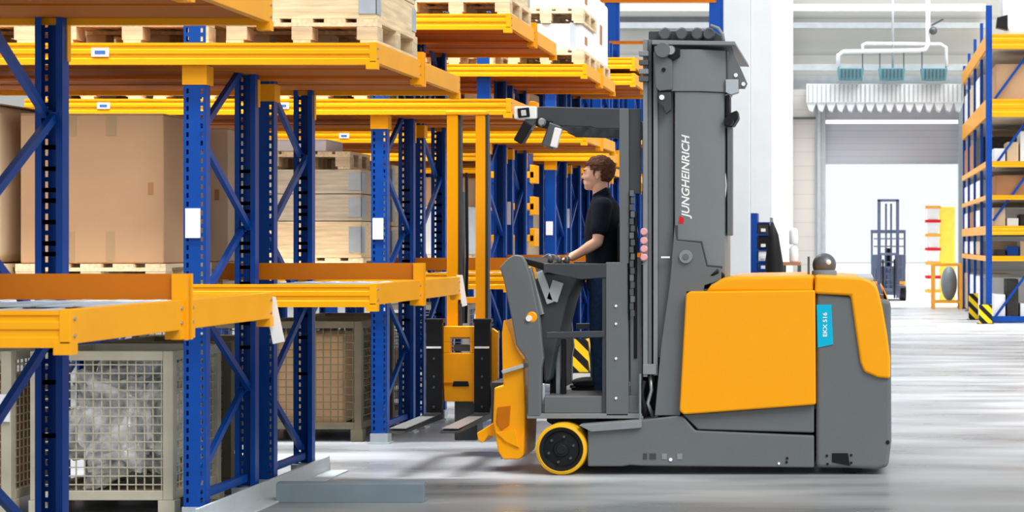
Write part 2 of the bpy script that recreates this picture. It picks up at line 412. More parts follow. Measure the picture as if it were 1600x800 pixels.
def frame(root, x, ya, yb, h, phase, holes=True):
    add_post(root, x, ya, h, True, holes); add_post(root, x, yb, h, False, holes)
    z = .14; MB().bar((x, ya+.07, z), (x, yb+.03, z), .035, .045).build('brace', 'rack_blue', root)
    zz = .2; side = phase; k = 0
    while zz+.52 < h:
        a = (x+(.02 if k % 2 else -.02), (ya+.06) if side else (yb+.04), zz); b = (x+(.02 if k % 2 else -.02), (yb+.04) if side else (ya+.06), zz+.49)
        m = MB().bar(a, b, .03, .04)
        for p in (a, b): m.box(p[0]-.025, p[0]+.025, p[1]-.018, p[1]+.018, p[2]-.018, p[2]+.018)
        m.build('brace', 'rack_blue', root); side = not side; zz += .5; k += 1
def beam_prof(y, z0, z1, d=-1):
    t = .045; h = z1-z0; g = .006
    a = [(y, z0), (y, z0+h*.26), (y-d*g, z0+h*.3), (y-d*g, z0+h*.46), (y, z0+h*.5), (y, z0+h*.68), (y-d*g, z0+h*.72), (y-d*g, z0+h*.84), (y, z0+h*.88), (y, z1)]
    return a+[(y-d*t, z1), (y-d*t, z0)]
def tray(root, Y0, z0, z1, X1=XT, Xl=-6.6, deck='galv', stop=False, tags=(), rear=2.17):
    mid = 1.09
    MB().prism(beam_prof(Y0, z0, z1), Xl, X1-.003, 'x').build('beam', 'rack_yellow', root)
    MB().prism(beam_prof(Y0+rear, z0, z1, 1), Xl, X1-.003, 'x').build('beam', 'rack_yellow', root)
    for a, b in ((Y0-.003, Y0+mid-.03), (Y0+mid+.03, Y0+rear+.003)):
        sb = MB().box(X1-.04, X1, a, b, z0+.012, z1+.004).build('side_beam', 'rack_yellow', root, bevel=.003)
        for yq in (a, b-.05): MB().box(X1-.06, X1+.004, yq, yq+.05, z0-.025, z0+.02).build('bracket', 'rack_yellow', sb)
        if Y0 < 15:
            for yy in (a+.03, b-.03):
                for zz in (z0+.04, z1-.03): MB().lathe([(.007, 0), (.007, .006)], (X1+.0, yy, zz), 'x', 8).build('bolt', 'steel', sb)
    for yy in (Y0+mid-.035, Y0+mid+.015):
        MB().box(X1-.05, X1+.012, yy, yy+.02, z0-.03, z1+(.11 if stop else .06)).build('joint_plate', 'rack_yellow', root)
    for yy in (Y0+mid-.08, Y0+mid+.04): MB().box(Xl, X1-.05, yy, yy+.04, z0+.01, z1-.03).build('cross_beam', 'rack_orange', root)
    top = z1-.03
    for a, b in ((Y0+.046, Y0+mid-.04), (Y0+mid+.04, Y0+rear-.046)):
        if deck == 'galv':
            m = MB().box(Xl, X1-.05, a, b, top-.012, top); n = 22; L = X1-.05-Xl
            for i in range(n): xx = Xl+L*(i+.5)/n; m.box(xx-.012, xx+.012, a+.02, b-.02, top, top+.004)
            m.build('deck', 'deck_galv', root)
        else:
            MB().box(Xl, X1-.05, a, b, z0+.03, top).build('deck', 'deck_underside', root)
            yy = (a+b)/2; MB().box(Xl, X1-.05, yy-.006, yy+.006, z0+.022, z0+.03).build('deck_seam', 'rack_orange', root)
    if stop:
        MB().box(-4.02, X1-.05, Y0+mid-.02, Y0+mid+.02, z1+.005, z1+.11).build('back_stop', 'rack_orange', root)
    for xx in tags:
        t = MB().box(xx, xx+.1, Y0-.004, Y0, z0+.045, z0+.095).build('shelf_tag', 'paper', root); t['label'] = 'white location tag'
        MB().box(xx+.02, xx+.08, Y0-.006, Y0-.004, z0+.06, z0+.08).build('tag_print', 'blue_ink', t)
LZ = (1.235, 1.365); UZ = (2.62, 2.745); U2 = (3.295, 3.42)
rows = [
 ('yellow and blue cantilever rack nearest the camera at the left edge', 4.0),
 ('blue and yellow rack directly left of the forks, mesh boxes under its tray', 4.4),
 ('rack whose lower tray ends right behind the two raised forks', 4.4),
 ('rack seen through the driver cab, white wrapped pallets on its top tray', 4.6),
 ('rack behind the driver with yellow hazard guard at its foot', 5.2),
 ('blue rack row second last before the bright column', 4.6),
 ('farthest blue rack row, only slivers show behind the mast', 4.6)]
for k, (lab, h) in enumerate(rows):
    Y0 = 6.28+4*k; r = thing('cantilever_rack', (XUS.get(k, -3.8), Y0+1.1, 0), lab, 'rack', 'rack rows along the hall')
    near = k < 3; XU = XUS.get(k, -3.8)
    frame(r, XU, Y0+OFFS[0], Y0+OFFS[1], h, True, near); frame(r, XU, Y0+OFFS[2], Y0+OFFS[3], h, False, near)
    if k >= 1:
        frame(r, XU-2.72, Y0+OFFS[0], Y0+OFFS[1], h, True, False); frame(r, XU-2.72, Y0+OFFS[2], Y0+OFFS[3], h, False, False)
    if k >= 4: frame(r, XU-1.36, Y0+OFFS[0], Y0+OFFS[1], h, False, False); frame(r, XU-.68, Y0+OFFS[2], Y0+OFFS[3], h, True, False)
    if k >= 4: frame(r, XU-.36, Y0+OFFS[2], Y0+OFFS[3], h, True, False)
    if k >= 5: frame(r, XU-.9, Y0+OFFS[0], Y0+OFFS[1], h, True, False); frame(r, XU-.3, Y0+OFFS[0], Y0+OFFS[1], h, True, False)
    if k >= 3: frame(r, XU-5.44, Y0+OFFS[0], Y0+OFFS[1], h, True, False)
    Xl = -6.6 if k < 3 else -9.4
    tg = {1: (P(143, 0, 10.28)[0],), 2: (P(152, 0, 14.28)[0], -4.6), 3: (P(530, 0, 18.28)[0],)}.get(k, ())
    if k < 5:
        tray(r, Y0, *LZ, Xl=Xl, deck='galv', stop=True)
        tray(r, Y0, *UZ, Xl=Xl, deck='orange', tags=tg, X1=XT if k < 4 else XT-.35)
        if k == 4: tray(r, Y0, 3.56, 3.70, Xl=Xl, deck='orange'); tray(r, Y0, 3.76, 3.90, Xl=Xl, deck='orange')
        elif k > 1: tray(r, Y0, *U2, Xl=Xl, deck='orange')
    else:
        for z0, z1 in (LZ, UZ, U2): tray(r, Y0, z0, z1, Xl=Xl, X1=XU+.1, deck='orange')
    # yellow sleeves under the upper tray
    for i, o_ in enumerate(OFFS):
        yy = Y0+o_; m = MB().box(XU-.07, XU+.07, yy-.006, yy+.106, 2.51, 2.62)
        if i % 2: m = MB().box(XU+.058, XU+.07, yy+.07, yy+.106, 2.45, 2.62)
        m.build('sleeve', 'rack_yellow', r)
    if k in (1, 2, 3, 4, 5):
        for yy, zz in ((Y0+OFFS[0], 1.63 if k < 3 else 1.7),):
            t = MB().box(XU-.05, XU+.035, yy-.012, yy-.004, zz, zz+.17).build('label_plate', 'paper', r); t['label'] = 'white paper label'
        if k >= 3:
            t = MB().box(XU-.05, XU+.05, Y0+OFFS[2]-.012, Y0+OFFS[2]-.004, 1.8, 2.05).build('label_plate', 'paper', r); t['label'] = 'white paper label'
    if k == 1:
        b = MB().box(-4.24, -4.08, Y0+1.0, Y0+1.12, 1.37, 1.47).build('stop_bracket', 'galvanised', r, bevel=.004)
        # paper strip hanging at the rear corner of the near tray
    if k == 0:
        x, z = P(405, 462, 8.45); x2, z2 = P(419, 464, 8.45); x3, z3 = P(431, 534, 8.45); x4, z4 = P(416, 538, 8.45)
        MB().prism([(XT+.006-.055, z), (XT+.006, z2), (XT+.05, z3), (XT-.005, z4)], 8.47, 8.474, 'y').build('paper_strip', 'paper', r)
    if k == 2:
        x, z = P(712, 430, 12.45)
        pass
    if k == 1:
        MB().prism([(XT-.03, 1.38), (XT+.012, 1.38), (XT+.045, 1.17), (XT+.01, 1.16)], 12.47, 12.474, 'y').build('paper_strip', 'paper', r)
    if k in (3, 4):
        for j in range(6):
            zz = 1.62+j*.385
            if zz > 3.2: break
            Xa = -4.06 if k == 3 else -4.26
            y1 = Y0+4.0-.45
            m = MB().box(Xa-.5, Xa+.15, y1, y1+.3, zz, zz+.08).box(Xa+.1, Xa+.16, y1, y1+.3, zz-.06, zz+.16); m.build('shelf_arm', 'rack_yellow', r, bevel=.004)
        m = MB().box(Xa-.52, Xa-.44, y1, y1+.3, 1.4, 3.6).build('arm_column', 'rack_blue', r)
# blue bins on the short arms
bp = None
for k in (3, 4):
    Y0 = 6.28+4*k; Xa = -4.06 if k == 3 else -4.26
    for j in range(5):
        zz = 1.62+j*.385+.08
        if zz > 3.2: continue
        nmz = ('lowest', 'second lowest', 'middle', 'second highest', 'highest')[j]
        lab = 'blue storage bin on a short yellow arm, %s of the %s column' % (nmz, 'left' if k == 3 else 'right')
        loc = (Xa-.16, Y0+3.55+.15, zz)
        if bp is None:
            bp = thing('storage_bin', loc, lab, 'bin', 'blue bins on short arms')
            x, y, z = loc; m = MB()
            m.box(x-.25, x+.25, y-.14, y+.14, z, z+.01).box(x-.25, x+.25, y-.14, y-.13, z+.01, z+.29).box(x-.25, x+.25, y+.13, y+.14, z+.01, z+.24)
            m.box(x-.25, x-.24, y-.13, y+.13, z+.01, z+.24).box(x+.24, x+.25, y-.13, y+.13, z+.01, z+.24)
            m.build('bin_body', 'bin_blue', bp)
            MB().box(x-.26, x+.26, y-.15, y-.13, z+.25, z+.295).build('rim', 'bin_blue', bp)
        else: dup(bp, loc, lab)
# tall rack at the far left of the wall
YT = 34.0; r = thing('tall_pallet_rack', (-3.6, YT, 0), 'tall blue rack with yellow beams rising behind the mast top', 'rack')
for px_ in (956, 1119):
    x = P(px_, 0, YT)[0]
    MB().box(x-.135, x+.08, YT, YT+.12, 0, 9).build('upright', 'bin_blue', r)
    MB().box(x+.08, x+.135, YT+.01, YT+.14, 0, 9).build('upright', 'rack_blue', r)
xa, xb = P(938, 0, YT)[0], P(1119, 0, YT)[0]
for a, b, m_ in ((92, 114, 'rack_yellow'), (121, 136, 'rack_yellow'), (64, 69, 'rack_orange'), (-2, 4, 'rack_orange'), (240, 262, 'rack_yellow'), (290, 312, 'rack_yellow')):
    z1 = P(0, a, YT)[1]; z0 = P(0, b, YT)[1]
    MB().prism(beam_prof(YT-.01, z0, z1), xa, xb, 'x').build('beam', m_, r)
# hazard guards
def guard(px_, Y, z1, w_, lab):
    x = P(px_, 0, Y)[0]; g = thing('corner_guard', (x, Y, 0), lab, 'guard', 'striped corner guards')
    m = MB(); m.prism([(x-w_/2, Y), (x+w_/2, Y), (x+w_/2, Y+w_), (x+w_/2-.02, Y+w_), (x+w_/2-.02, Y+.02), (x-w_/2, Y+.02)], .01, z1, 'z')
    m.build('guard_plate', 'hazard', g); MB().box(x-w_/2-.03, x+w_/2+.03, Y-.03, Y+w_, 0, .01).build('foot_plate', 'black', g)
guard(899, 22.2, .42, .32, 'yellow and black striped guard at the rack foot seen through the cab')
# ------------------------------------------------------------------ goods
PP = {}
def pallet(x0, x1, y0, y1, z, lab, group='wooden pallets on the rack trays'):
    key = (round(x1-x0, 2), round(y1-y0, 2))
    if key in PP: return dup(PP[key], (x0, y0, z), lab, group)
    r = thing('wooden_pallet', (x0, y0, z), lab, 'pallet', group); PP[key] = r
    w_ = x1-x0; l_ = y1-y0
    m = MB(); n = 5
    for i in range(n):
        a = x0+(w_-.12)*i/(n-1); m.box(a, a+.12, y0, y1, z+.122, z+.144)
    for i in range(3):
        b = y0+(l_-.1)*i/2; m.box(x0, x1, b, b+.1, z+.1, z+.122)
    m.build('deck_boards', 'wood_y', r)
    for i in range(3):
        for j in range(3):
            a = x0+(w_-.12)*i/2; b = y0+(l_-.12)*j/2
            MB().box(a, a+.12, b, b+.12, z+.022, z+.1).build('block', 'wood_end', r, bevel=.004)
    for i in range(3):
        a = x0+(w_-.1)*i/2; MB().box(a, a+.1, y0, y1, z, z+.022).build('bottom_board', 'wood_y', r)
    return r
def crate(x0, x1, y0, y1, z, h, lab, group='timber collar crates', planks=2, m1='wood_x', m2='wood_y', hinge=True):
    r = thing('timber_crate', (x0, y0, z), lab, 'crate', group); t = .022
    for (a, b, c, d, mm) in ((x0, x1, y0, y0+t, m1), (x0, x1, y1-t, y1, m1), (x0, x0+t, y0+t, y1-t, m2), (x1-t, x1, y0+t, y1-t, m2)):
        m = MB()
        for i in range(planks): m.box(a, b, c, d, z+.002+h*i/planks, z+h*(i+1)/planks-.004)
        m.build('crate_wall', mm, r, bevel=.003)
    if hinge:
        m = MB()
        for i in range(planks):
            zz = z+h*(i+.15)/planks; z9 = z+h*(i+.85)/planks
            m = MB().box(x1-.10, x1+.004, y0-.005, y0+.001, zz, z9).box(x1-.001, x1+.005, y0-.005, y0+.09, zz, z9); m.build('corner_hinge', 'galvanised', r)
            m = MB().box(x1-.001, x1+.005, y1-.09, y1+.004, zz, z9); m.build('corner_hinge', 'galvanised', r)
    MB().box(x0+.03, x1-.03, y0+.03, y1-.03, z+h*.6, z+h*.8).build('load', 'cardboard_pale', r, bevel=.02)
    return r
def carton(x0, x1, y0, y1, z, h, lab, m='cardboard', group='cardboard boxes on the trays', tapes=True, bev=.01):
    r = thing('cardboard_box', ((x0+x1)/2, y0, z), lab, 'box', group)
    MB().box(x0, x1, y0, y1, z+.002, z+h-.006).build('carton_body', m, r, bevel=bev, seg=3)
    xm = (x0+x1)/2
    MB().box(x0+.003, x1-.003, y0+.003, (y0+y1)/2-.003, z+h-.006, z+h).build('flap', m, r); MB().box(x0+.003, x1-.003, (y0+y1)/2+.003, y1-.003, z+h-.006, z+h).build('flap', m, r)
    if tapes:
        for q in (.32, .6):
            a = x0+(x1-x0)*q; MB().box(a, a+.06, y0-.002, y0+.001, z+h-.13, z+h-.01).build('tape', 'tape', r)
            MB().box(a, a+.05, y0-.002, y0+.001, z+.02, z+.19).build('tape', 'tape', r)
        MB().box(x1-.09, x1-.06, y0-.002, y0+.002, z+h*.46, z+h*.54).build('hand_hole', 'cardboard_brown', r)
    return r
def meshbox(x0, x1, y0, y1, lab, fm='mesh_steel', z=0., group='steel mesh boxes under the lower trays', pitch=.05):
    r = thing('mesh_pallet_box', ((x0+x1)/2, y0, z), lab, 'mesh box', group); zb, zt = z+.14, z+.97
    for (a, b) in ((x0, y0), (x1-.06, y0), (x0, y1-.06), (x1-.06, y1-.06)):
        MB().box(a, a+.06, b, b+.06, z+.1, zt).build('corner_post', fm, r, bevel=.004)
        MB().box(a-.01 if a == x0 else a-.03, a+.09 if a == x0 else a+.07, b, b+.09, z, z+.1).build('foot', fm, r, bevel=.004)
    for zz in (zb-.04, zt-.055):
        MB().box(x0+.06, x1-.06, y0, y0+.05, zz, zz+.055).build('rail', fm, r, bevel=.004); MB().box(x0+.06, x1-.06, y1-.05, y1, zz, zz+.055).build('rail', fm, r)
        MB().box(x0, x0+.05, y0+.06, y1-.06, zz, zz+.055).build('rail', fm, r); MB().box(x1-.05, x1, y0+.06, y1-.06, zz, zz+.055).build('rail', fm, r, bevel=.004)
    MB().box(x0+.05, x1-.05, y0+.05, y1-.05, zb-.03, zb-.015).build('floor_panel', fm, r)
    for face in range(3):
        m = MB(); q = .0036
        if face < 2:
            yy = y0+.02 if face == 0 else y1-.03
            a = x0+.06
            while a < x1-.06: m.box(a-q, a+q, yy, yy+.006, zb, zt-.05); a += pitch
            zz = zb
            while zz < zt-.05: m.box(x0+.06, x1-.06, yy-.005, yy+.001, zz-q, zz+q); zz += pitch
        else:
            xx = x1-.02; a = y0+.06
            while a < y1-.06: m.box(xx-.006, xx, a-q, a+q, zb, zt-.05); a += pitch
            zz = zb
            while zz < zt-.05: m.box(xx-.001, xx+.005, y0+.06, y1-.06, zz-q, zz+q); zz += pitch
        m.build('wire_panel', fm, r)
    return r
def wrap(x0, x1, y0, y1, z, h, lab, seed, m='film'):
    """crumpled film heap"""
    rnd = random.Random(seed); b = bmesh.new(); bmesh.ops.create_icosphere(b, subdivisions=5, radius=1)
    from mathutils import noise
    for v in b.verts:
        c = v.co.copy(); s_ = Vector([math.copysign(abs(t)**.55, t) for t in c])
        n_ = noise.noise(c*2.2+Vector((seed, 0, 0)))*.28+noise.ridged_multi_fractal(c*3.5+Vector((0, seed, 0)), 1, 2, 4, 1, 2)*.09-.1
        s_ *= (.84+n_*1.5)
        v.co = Vector(((x0+x1)/2+s_.x*(x1-x0)/2, (y0+y1)/2+s_.y*(y1-y0)/2, z+h/2+max(-1, s_.z)*h/2))
    for v in b.verts:
        v.co.x = min(max(v.co.x, x0), x1); v.co.y = min(max(v.co.y, y0), y1); v.co.z = min(max(v.co.z, z), z+h)
    me = bpy.data.meshes.new('film_heap'); b.to_mesh(me); b.free(); me.materials.append(MATS[m])
    o = bpy.data.objects.new('plastic_wrapped_load' if m == 'film' else 'covered_load', me); COL.objects.link(o); return tag(o, lab, 'load')
YA, YB, YC, YD, YE = 6.28, 10.28, 14.28, 18.28, 22.28
zL = LZ[1]-.03; zU = UZ[1]-.03; z2_ = U2[1]-.03
# lower tray of rack B: cartons on pallets
pallet(-4.92, -4.04, YB+.25, YB+1.0, zL, 'wooden pallet under the big brown carton on the middle tray')
carton(-4.90, -4.06, YB+.27, YB+.98, zL+.144, 2.36-zL-.144, 'large tan carton with tape marks standing left of the labelled blue post')
pallet(-5.86, -4.98, YB+.25, YB+1.0, zL, 'wooden pallet under the carton at the left picture edge')
carton(-5.84, -5.02, YB+.24, YB+1.0, zL+.144, 2.42-zL-.144, 'pale bulging carton at the left edge behind the slanted brace', 'cardboard_pale', tapes=False, bev=.06)
pallet(-4.92, -4.04, YB+1.2, YB+2.0, zL, 'wooden pallet in the back half of the middle tray')
carton(-4.88, -4.02, YB+1.25, YB+2.0, zL+.144, 2.34-zL-.144, 'brown carton seen through the braced frame right of the big tan carton', 'cardboard_pale')
# rack C lower
pallet(-4.86, -3.98, YC+.25, YC+1.0, zL, 'wooden pallet under the stacked timber crates')
z = zL+.144
for i, (hh, mm, lb) in enumerate(((.3, 'wood_x', 'fresh pine collar crate, lowest of the stack between the blue frames'), (.22, 'wood_grey_x', 'reddish collar crate, middle of the stack between the blue frames'), (.2, 'wood_grey_x', 'weathered grey collar crate, topmost of the stack between the blue frames'))):
    crate(-4.84, -4.0, YC+.27, YC+.98, z, hh, lb, planks=1, m1=mm, m2=mm, group='stacked collar crates'); z += hh
pallet(-4.80, -4.1, YC+.3, YC+.9, z, 'grey pallet lying on top of the stacked collar crates')
carton(-4.78, -4.3, YC+.32, YC+.8, z+.144, .1, 'flat white tray of parts on the crate stack', 'paper', tapes=False)
pallet(-5.8, -4.92, YC+.25, YC+1.0, zL, 'wooden pallet half hidden behind the double blue posts')
crate(-5.78, -4.94, YC+.27, YC+.98, zL+.144, .85, 'tall timber crate half hidden behind the double blue posts', planks=4)
pallet(-4.86, -3.98, YC+1.2, YC+2.0, zL, 'wooden pallet behind the stacked collar crates')
crate(-4.84, -4.0, YC+1.22, YC+1.98, zL+.144, .8, 'timber crate behind the stacked collar crates, seen through the far frame', planks=3)
# floor mesh boxes
meshbox(-4.82, -3.985, YB+.22, YB+1.02, 'beige steel mesh box full of clear plastic film, in front at lower left')
wrap(-4.74, -4.06, YB+.28, YB+.95, .14, .76, 'crumpled clear plastic film heap inside the front mesh box', 3)
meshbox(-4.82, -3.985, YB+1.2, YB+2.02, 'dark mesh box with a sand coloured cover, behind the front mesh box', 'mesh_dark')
wrap(-4.74, -4.04, YB+1.27, YB+1.95, .14, .78, 'sand coloured covered load in the rear dark mesh box', 9, 'tarp_tan')
meshbox(-5.72, -4.93, YB+.22, YB+1.02, 'mesh box with brown cartons at the lower left picture edge', 'mesh_steel')
carton(-5.64, -5.02, YB+.3, YB+.94, .14, .66, 'brown carton inside the mesh box at the lower left edge', 'cardboard_brown')
t = MB().box(-5.06, -4.93, YB+.205, YB+.212, .56, .72); t = t.build('paper_sign', 'paper'); tag(t, 'white paper sheet hung on the left edge mesh box', 'sign')
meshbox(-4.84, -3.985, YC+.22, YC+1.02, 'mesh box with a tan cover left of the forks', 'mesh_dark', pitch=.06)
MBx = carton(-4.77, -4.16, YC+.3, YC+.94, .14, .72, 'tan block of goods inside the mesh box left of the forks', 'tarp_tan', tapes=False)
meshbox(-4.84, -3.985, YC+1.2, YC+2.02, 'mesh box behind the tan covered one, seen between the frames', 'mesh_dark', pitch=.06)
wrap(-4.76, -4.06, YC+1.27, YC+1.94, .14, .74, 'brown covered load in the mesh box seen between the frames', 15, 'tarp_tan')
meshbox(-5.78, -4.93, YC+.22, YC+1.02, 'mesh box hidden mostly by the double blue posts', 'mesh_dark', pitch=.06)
# goods over the near mesh box tray (dark flat things right under tray A)
# upper tray of rack B
def upallets(Y, zt, spots, tagw):
    for i, (x0, x1, hh, w1, w2) in enumerate(spots):
        pallet(x0, x1, Y+.06, Y+1.0, zt, 'wooden pallet %s' % w1)
        if hh: crate(x0+.01, x1-.01, Y+.07, Y+.99, zt+.144, hh, 'timber collar crate %s' % w2)
zb = zU+.03
upallets(YB, zb, [(-3.62, -2.75, .4, 'at the right end of the upper tray over the blue posts', 'with metal corner hinges at the right end of the upper tray'),
                  (-4.6, -3.72, .4, 'left of the end pallet on the upper tray', 'second from the end on the upper tray, cut by the top edge'),
                  (-5.6, -4.72, .4, 'at the top left corner behind the upper beam', 'at the top left corner behind the upper beam')], 'b')
upallets(YC, z2_+.03, [(-3.62, -2.76, .5, 'on the short high tray right of the big crate', 'on the short high tray right of the big crate')], 'c')
upallets(YC, zb, [(-4.62, -3.9, .5, 'under the upper rack beam behind the big carton, nearest the hall', 'behind the double posts, just over the second upper beam'),
   (-5.6, -4.72, .5, 'over the second beam above the big carton', 'over the second beam, above the big carton'), (-6.55, -5.7, .5, 'over the second beam at the left picture edge', 'over the second beam at the left picture edge')], 'c')
# white wrapped loads on D and right end
def wload(x0, x1, y0, y1, z, h, lab):
    r = thing('wrapped_load', ((x0+x1)/2, y0, z), lab, 'load', 'white wrapped loads on the top tray')
    MB().box(x0, x1, y0, y1, z, z+h).build('load_block', 'white', r, bevel=.03)
    MB().box(x1-.12, x1-.06, y0-.01, y1+.01, z, z+h+.005).build('strap', 'slate_light', r)
    MB().box(x1-.002, x1+.004, y0+.2, y0+.36, z+h*.3, z+h*.6).build('handle_slot', 'cardboard_brown', r)
zz = z2_+.03
for i, (lb, ll) in enumerate((('lowest', 'first'), ('upper', 'second'))):
    pallet(-3.55, -2.78, YD+.06, YD+1.0, zz, 'brown pallet under the %s white load at the end of the top tray' % lb)
    wload(-3.53, -2.80, YD+.08, YD+.98, zz+.144, .28, 'white strapped load on the end of the top tray, %s of the pair' % lb); zz += .144+.28
pallet(-3.55, -2.78, YD+1.15, YD+2.05, z2_+.03, 'pallet in the rear half of the top tray behind the white loads')
wload(-3.53, -2.80, YD+1.17, YD+2.03, z2_+.174, .7, 'tall white load behind the two strapped white loads')
pallet(-4.5, -3.7, YD+.06, YD+1.0, z2_+.03, 'pallet left of the white loads, mostly hidden by the high tray')
# rack D lower: boxes behind yellow mast
pallet(-4.8, -3.95, YD+.25, YD+1.0, zL, 'pallet with machine parts seen between the two yellow mast rails')
carton(-4.75, -4.0, YD+.28, YD+.98, zL+.144, .5, 'grey wrapped machine part seen between the yellow mast rails', 'concrete_shade', tapes=False)
carton(-4.7, -4.05, YD+.3, YD+.95, zL+.646, .3, 'brown carton on top of the grey part between the yellow mast rails', 'cardboard')
meshbox(-4.84, -3.985, YD+.22, YD+1.02, 'mesh box seen low between the forks', 'mesh_steel', pitch=.08)
for k, (yy, t_) in enumerate(((YD+.3, 'fourth'), (YE+.3, 'fifth'))):
    for i in range(2):
        x1 = -5.0-i*.95 if k == 0 else -4.1-i*.95
        for zt in (zL, zU):
            carton(x1-.82, x1, yy, yy+.7, zt+.03, .75, 'tan carton deep in the %s rack row, %s tray, %s' % (t_, 'lower' if zt == zL else 'upper', 'nearer the hall' if i == 0 else 'further left'), 'cardboard_pale', tapes=False)
# floor guide rails
g = thing('floor_guard_rail', (-3.6, 11, 0), 'grey steel guard rail on the floor at the rack end, with cross piece', 'guard rail')
x0 = P(431, 0, 11.1)[0]; x1 = P(662, 0, 11.1)[0]
MB().prism([(11.1, 0), (11.1, .115), (11.13, .125), (11.17, .125), (11.17, .1), (11.14, .1), (11.14, .012), (11.24, .012), (11.24, 0)], x0, x1, 'x').build('cross_rail', 'slate', g, bevel=.003)
MB().box(-3.71, -3.69, 10.1, 12.62, 0, .11).box(-3.69, -3.56, 10.1, 12.62, 0, .012).build('side_rail', 'slate_light', g, bevel=.003)
# ------------------------------------------------------------------ right rack
YR, RX = 36.0, 2.65
r = thing('pallet_rack', (RX, YR, 0), 'blue and orange pallet rack at the right picture edge', 'rack')
for i, Y in enumerate((36, 38.1, 40.2, 42.3, 44.2)):
    for X in ((RX, RX+3.6) if i == 0 else (RX,)):
        w_ = .06 if i == 0 else .032
        MB().prism([(X-w_, Y-.05), (X+w_, Y-.05), (X+w_, Y+.05), (X+w_/2, Y+.05), (X+w_/2, Y-.02), (X-w_/2, Y-.02), (X-w_/2, Y+.05), (X-w_, Y+.05)], 0, 6.35-.1*i*(i > 0), 'z').build('upright', 'bin_blue', r)
        MB().box(X-.1, X+.1, Y-.08, Y+.08, 0, .02).build('base_plate', 'steel_dark', r)
RL = ((54, 77), (155, 183), (252, 261), (305, 312), (353, 367), (400, 408))
for a, b in RL:
    z1 = P(0, a, YR)[1]; z0 = P(0, b, YR)[1]
    MB().prism(beam_prof(YR-.08, z0, z1), RX+.06, RX+3.54, 'x').build('beam', 'rack_yellow', r)
    MB().box(RX-.06, RX-.02, YR+.05, 44.2, z0, z1).build('beam', 'rack_yellow', r)
    MB().box(RX+.01, RX+3.5, YR, 44.2, z0, z0+.03).build('deck', 'wood_grey_x', r)
for a, b in (((1552, 158), (1600, 88)), ((1552, 262), (1600, 190)), ((1552, 345), (1600, 275)), ((1552, 500), (1600, 430))):
    p, q = P(*a, YR), P(*b, YR); MB().bar((p[0], YR+.08, p[1]), (q[0]+.3, YR+.08, q[1]+.35), .04, .05).build('brace', 'rack_blue', r)
MB().box(RX+.06, RX+3.5, YR, YR+.08, .02, .14).build('floor_beam', 'rack_blue', r)
cols = ['cardboard', 'cardboard_brown', 'cardboard_pale', 'dark_goods', 'white', 'bin_blue', 'cardboard_brown', 'dark_goods']
lev = [(P(0, a, YR)[1]) for a, b in RL]+[.02]
tops = [6.35]+[P(0, b, YR)[1] for a, b in RL]
words = ('top', 'second', 'third', 'fourth', 'fifth', 'sixth', 'floor')
rnd = random.Random(4); cn = {'cardboard': 'tan', 'cardboard_brown': 'brown', 'cardboard_pale': 'pale', 'dark_goods': 'dark', 'white': 'white', 'bin_blue': 'blue'}
pal = {1: ['cardboard', 'cardboard'], 2: ['dark_goods', 'white'], 3: ['cardboard_brown', 'cardboard_brown'], 4: ['cardboard_brown', 'white'], 5: ['dark_goods', 'bin_blue'], 6: ['white', 'dark_goods']}
for li in range(1, 7):
    room = tops[li]-lev[li] if li < 6 else tops[6]-.02
    zb_ = lev[li] if li < 6 else .02
    for ci, x in enumerate((RX+.15, RX+1.3, RX+2.4)):
        if ci == 2: continue
        if ci == 0 and li in (2, 5, 6, 4):
            for q in range(3):
                m_ = [pal[li][0], 'white', pal[li][1], 'dark_goods', 'cardboard_pale'][(q*2+li) % 5]
                carton(x+q*.27-.04, x+q*.27+.19, YR+.15+.05*q, YR+1.0, zb_, room*(.45, .7, .3)[(q+li) % 3], '%s narrow carton in the right rack, %s shelf from top, %s' % (cn[m_], words[li], ('nearest the front post', 'second from the front post', 'third from the front post')[q]), m_, tapes=False, group='boxes in the right rack')
            continue
        m_ = pal[li][ci]; h_ = room*(.72 if m_ != 'dark_goods' else .5)
        carton(x, x+.95, YR+.15, YR+1.1, zb_, h_, '%s box in the right rack, %s shelf from top, %s' % (cn[m_], words[li], 'beside the front post' if ci == 0 else 'cut by the picture edge'), m_, tapes=False, group='boxes in the right rack')
    for bi, Y in enumerate((38.3, 40.4, 42.5)):
        m_ = rnd.choice(['white', 'white', 'cardboard_pale', 'cardboard_brown', 'white', 'dark_goods']); h_ = room*.7
        carton(RX-.0, RX+1.0, Y-.1, Y+1.6, zb_, h_, '%s box on the aisle side, %s shelf from the top, %s bay' % (cn[m_], words[li], ('second', 'third', 'fourth')[bi]), m_, tapes=False, group='boxes on the aisle side of the right rack')
for i, Y in enumerate((36.0, 38.1)):
    pass
guard(1540, 35.7, .38, .26, 'striped yellow and black guard at the foot of the right rack')
guard(1521, 37.6, .55, .2, 'narrow yellow guard just behind the striped one at the right rack')
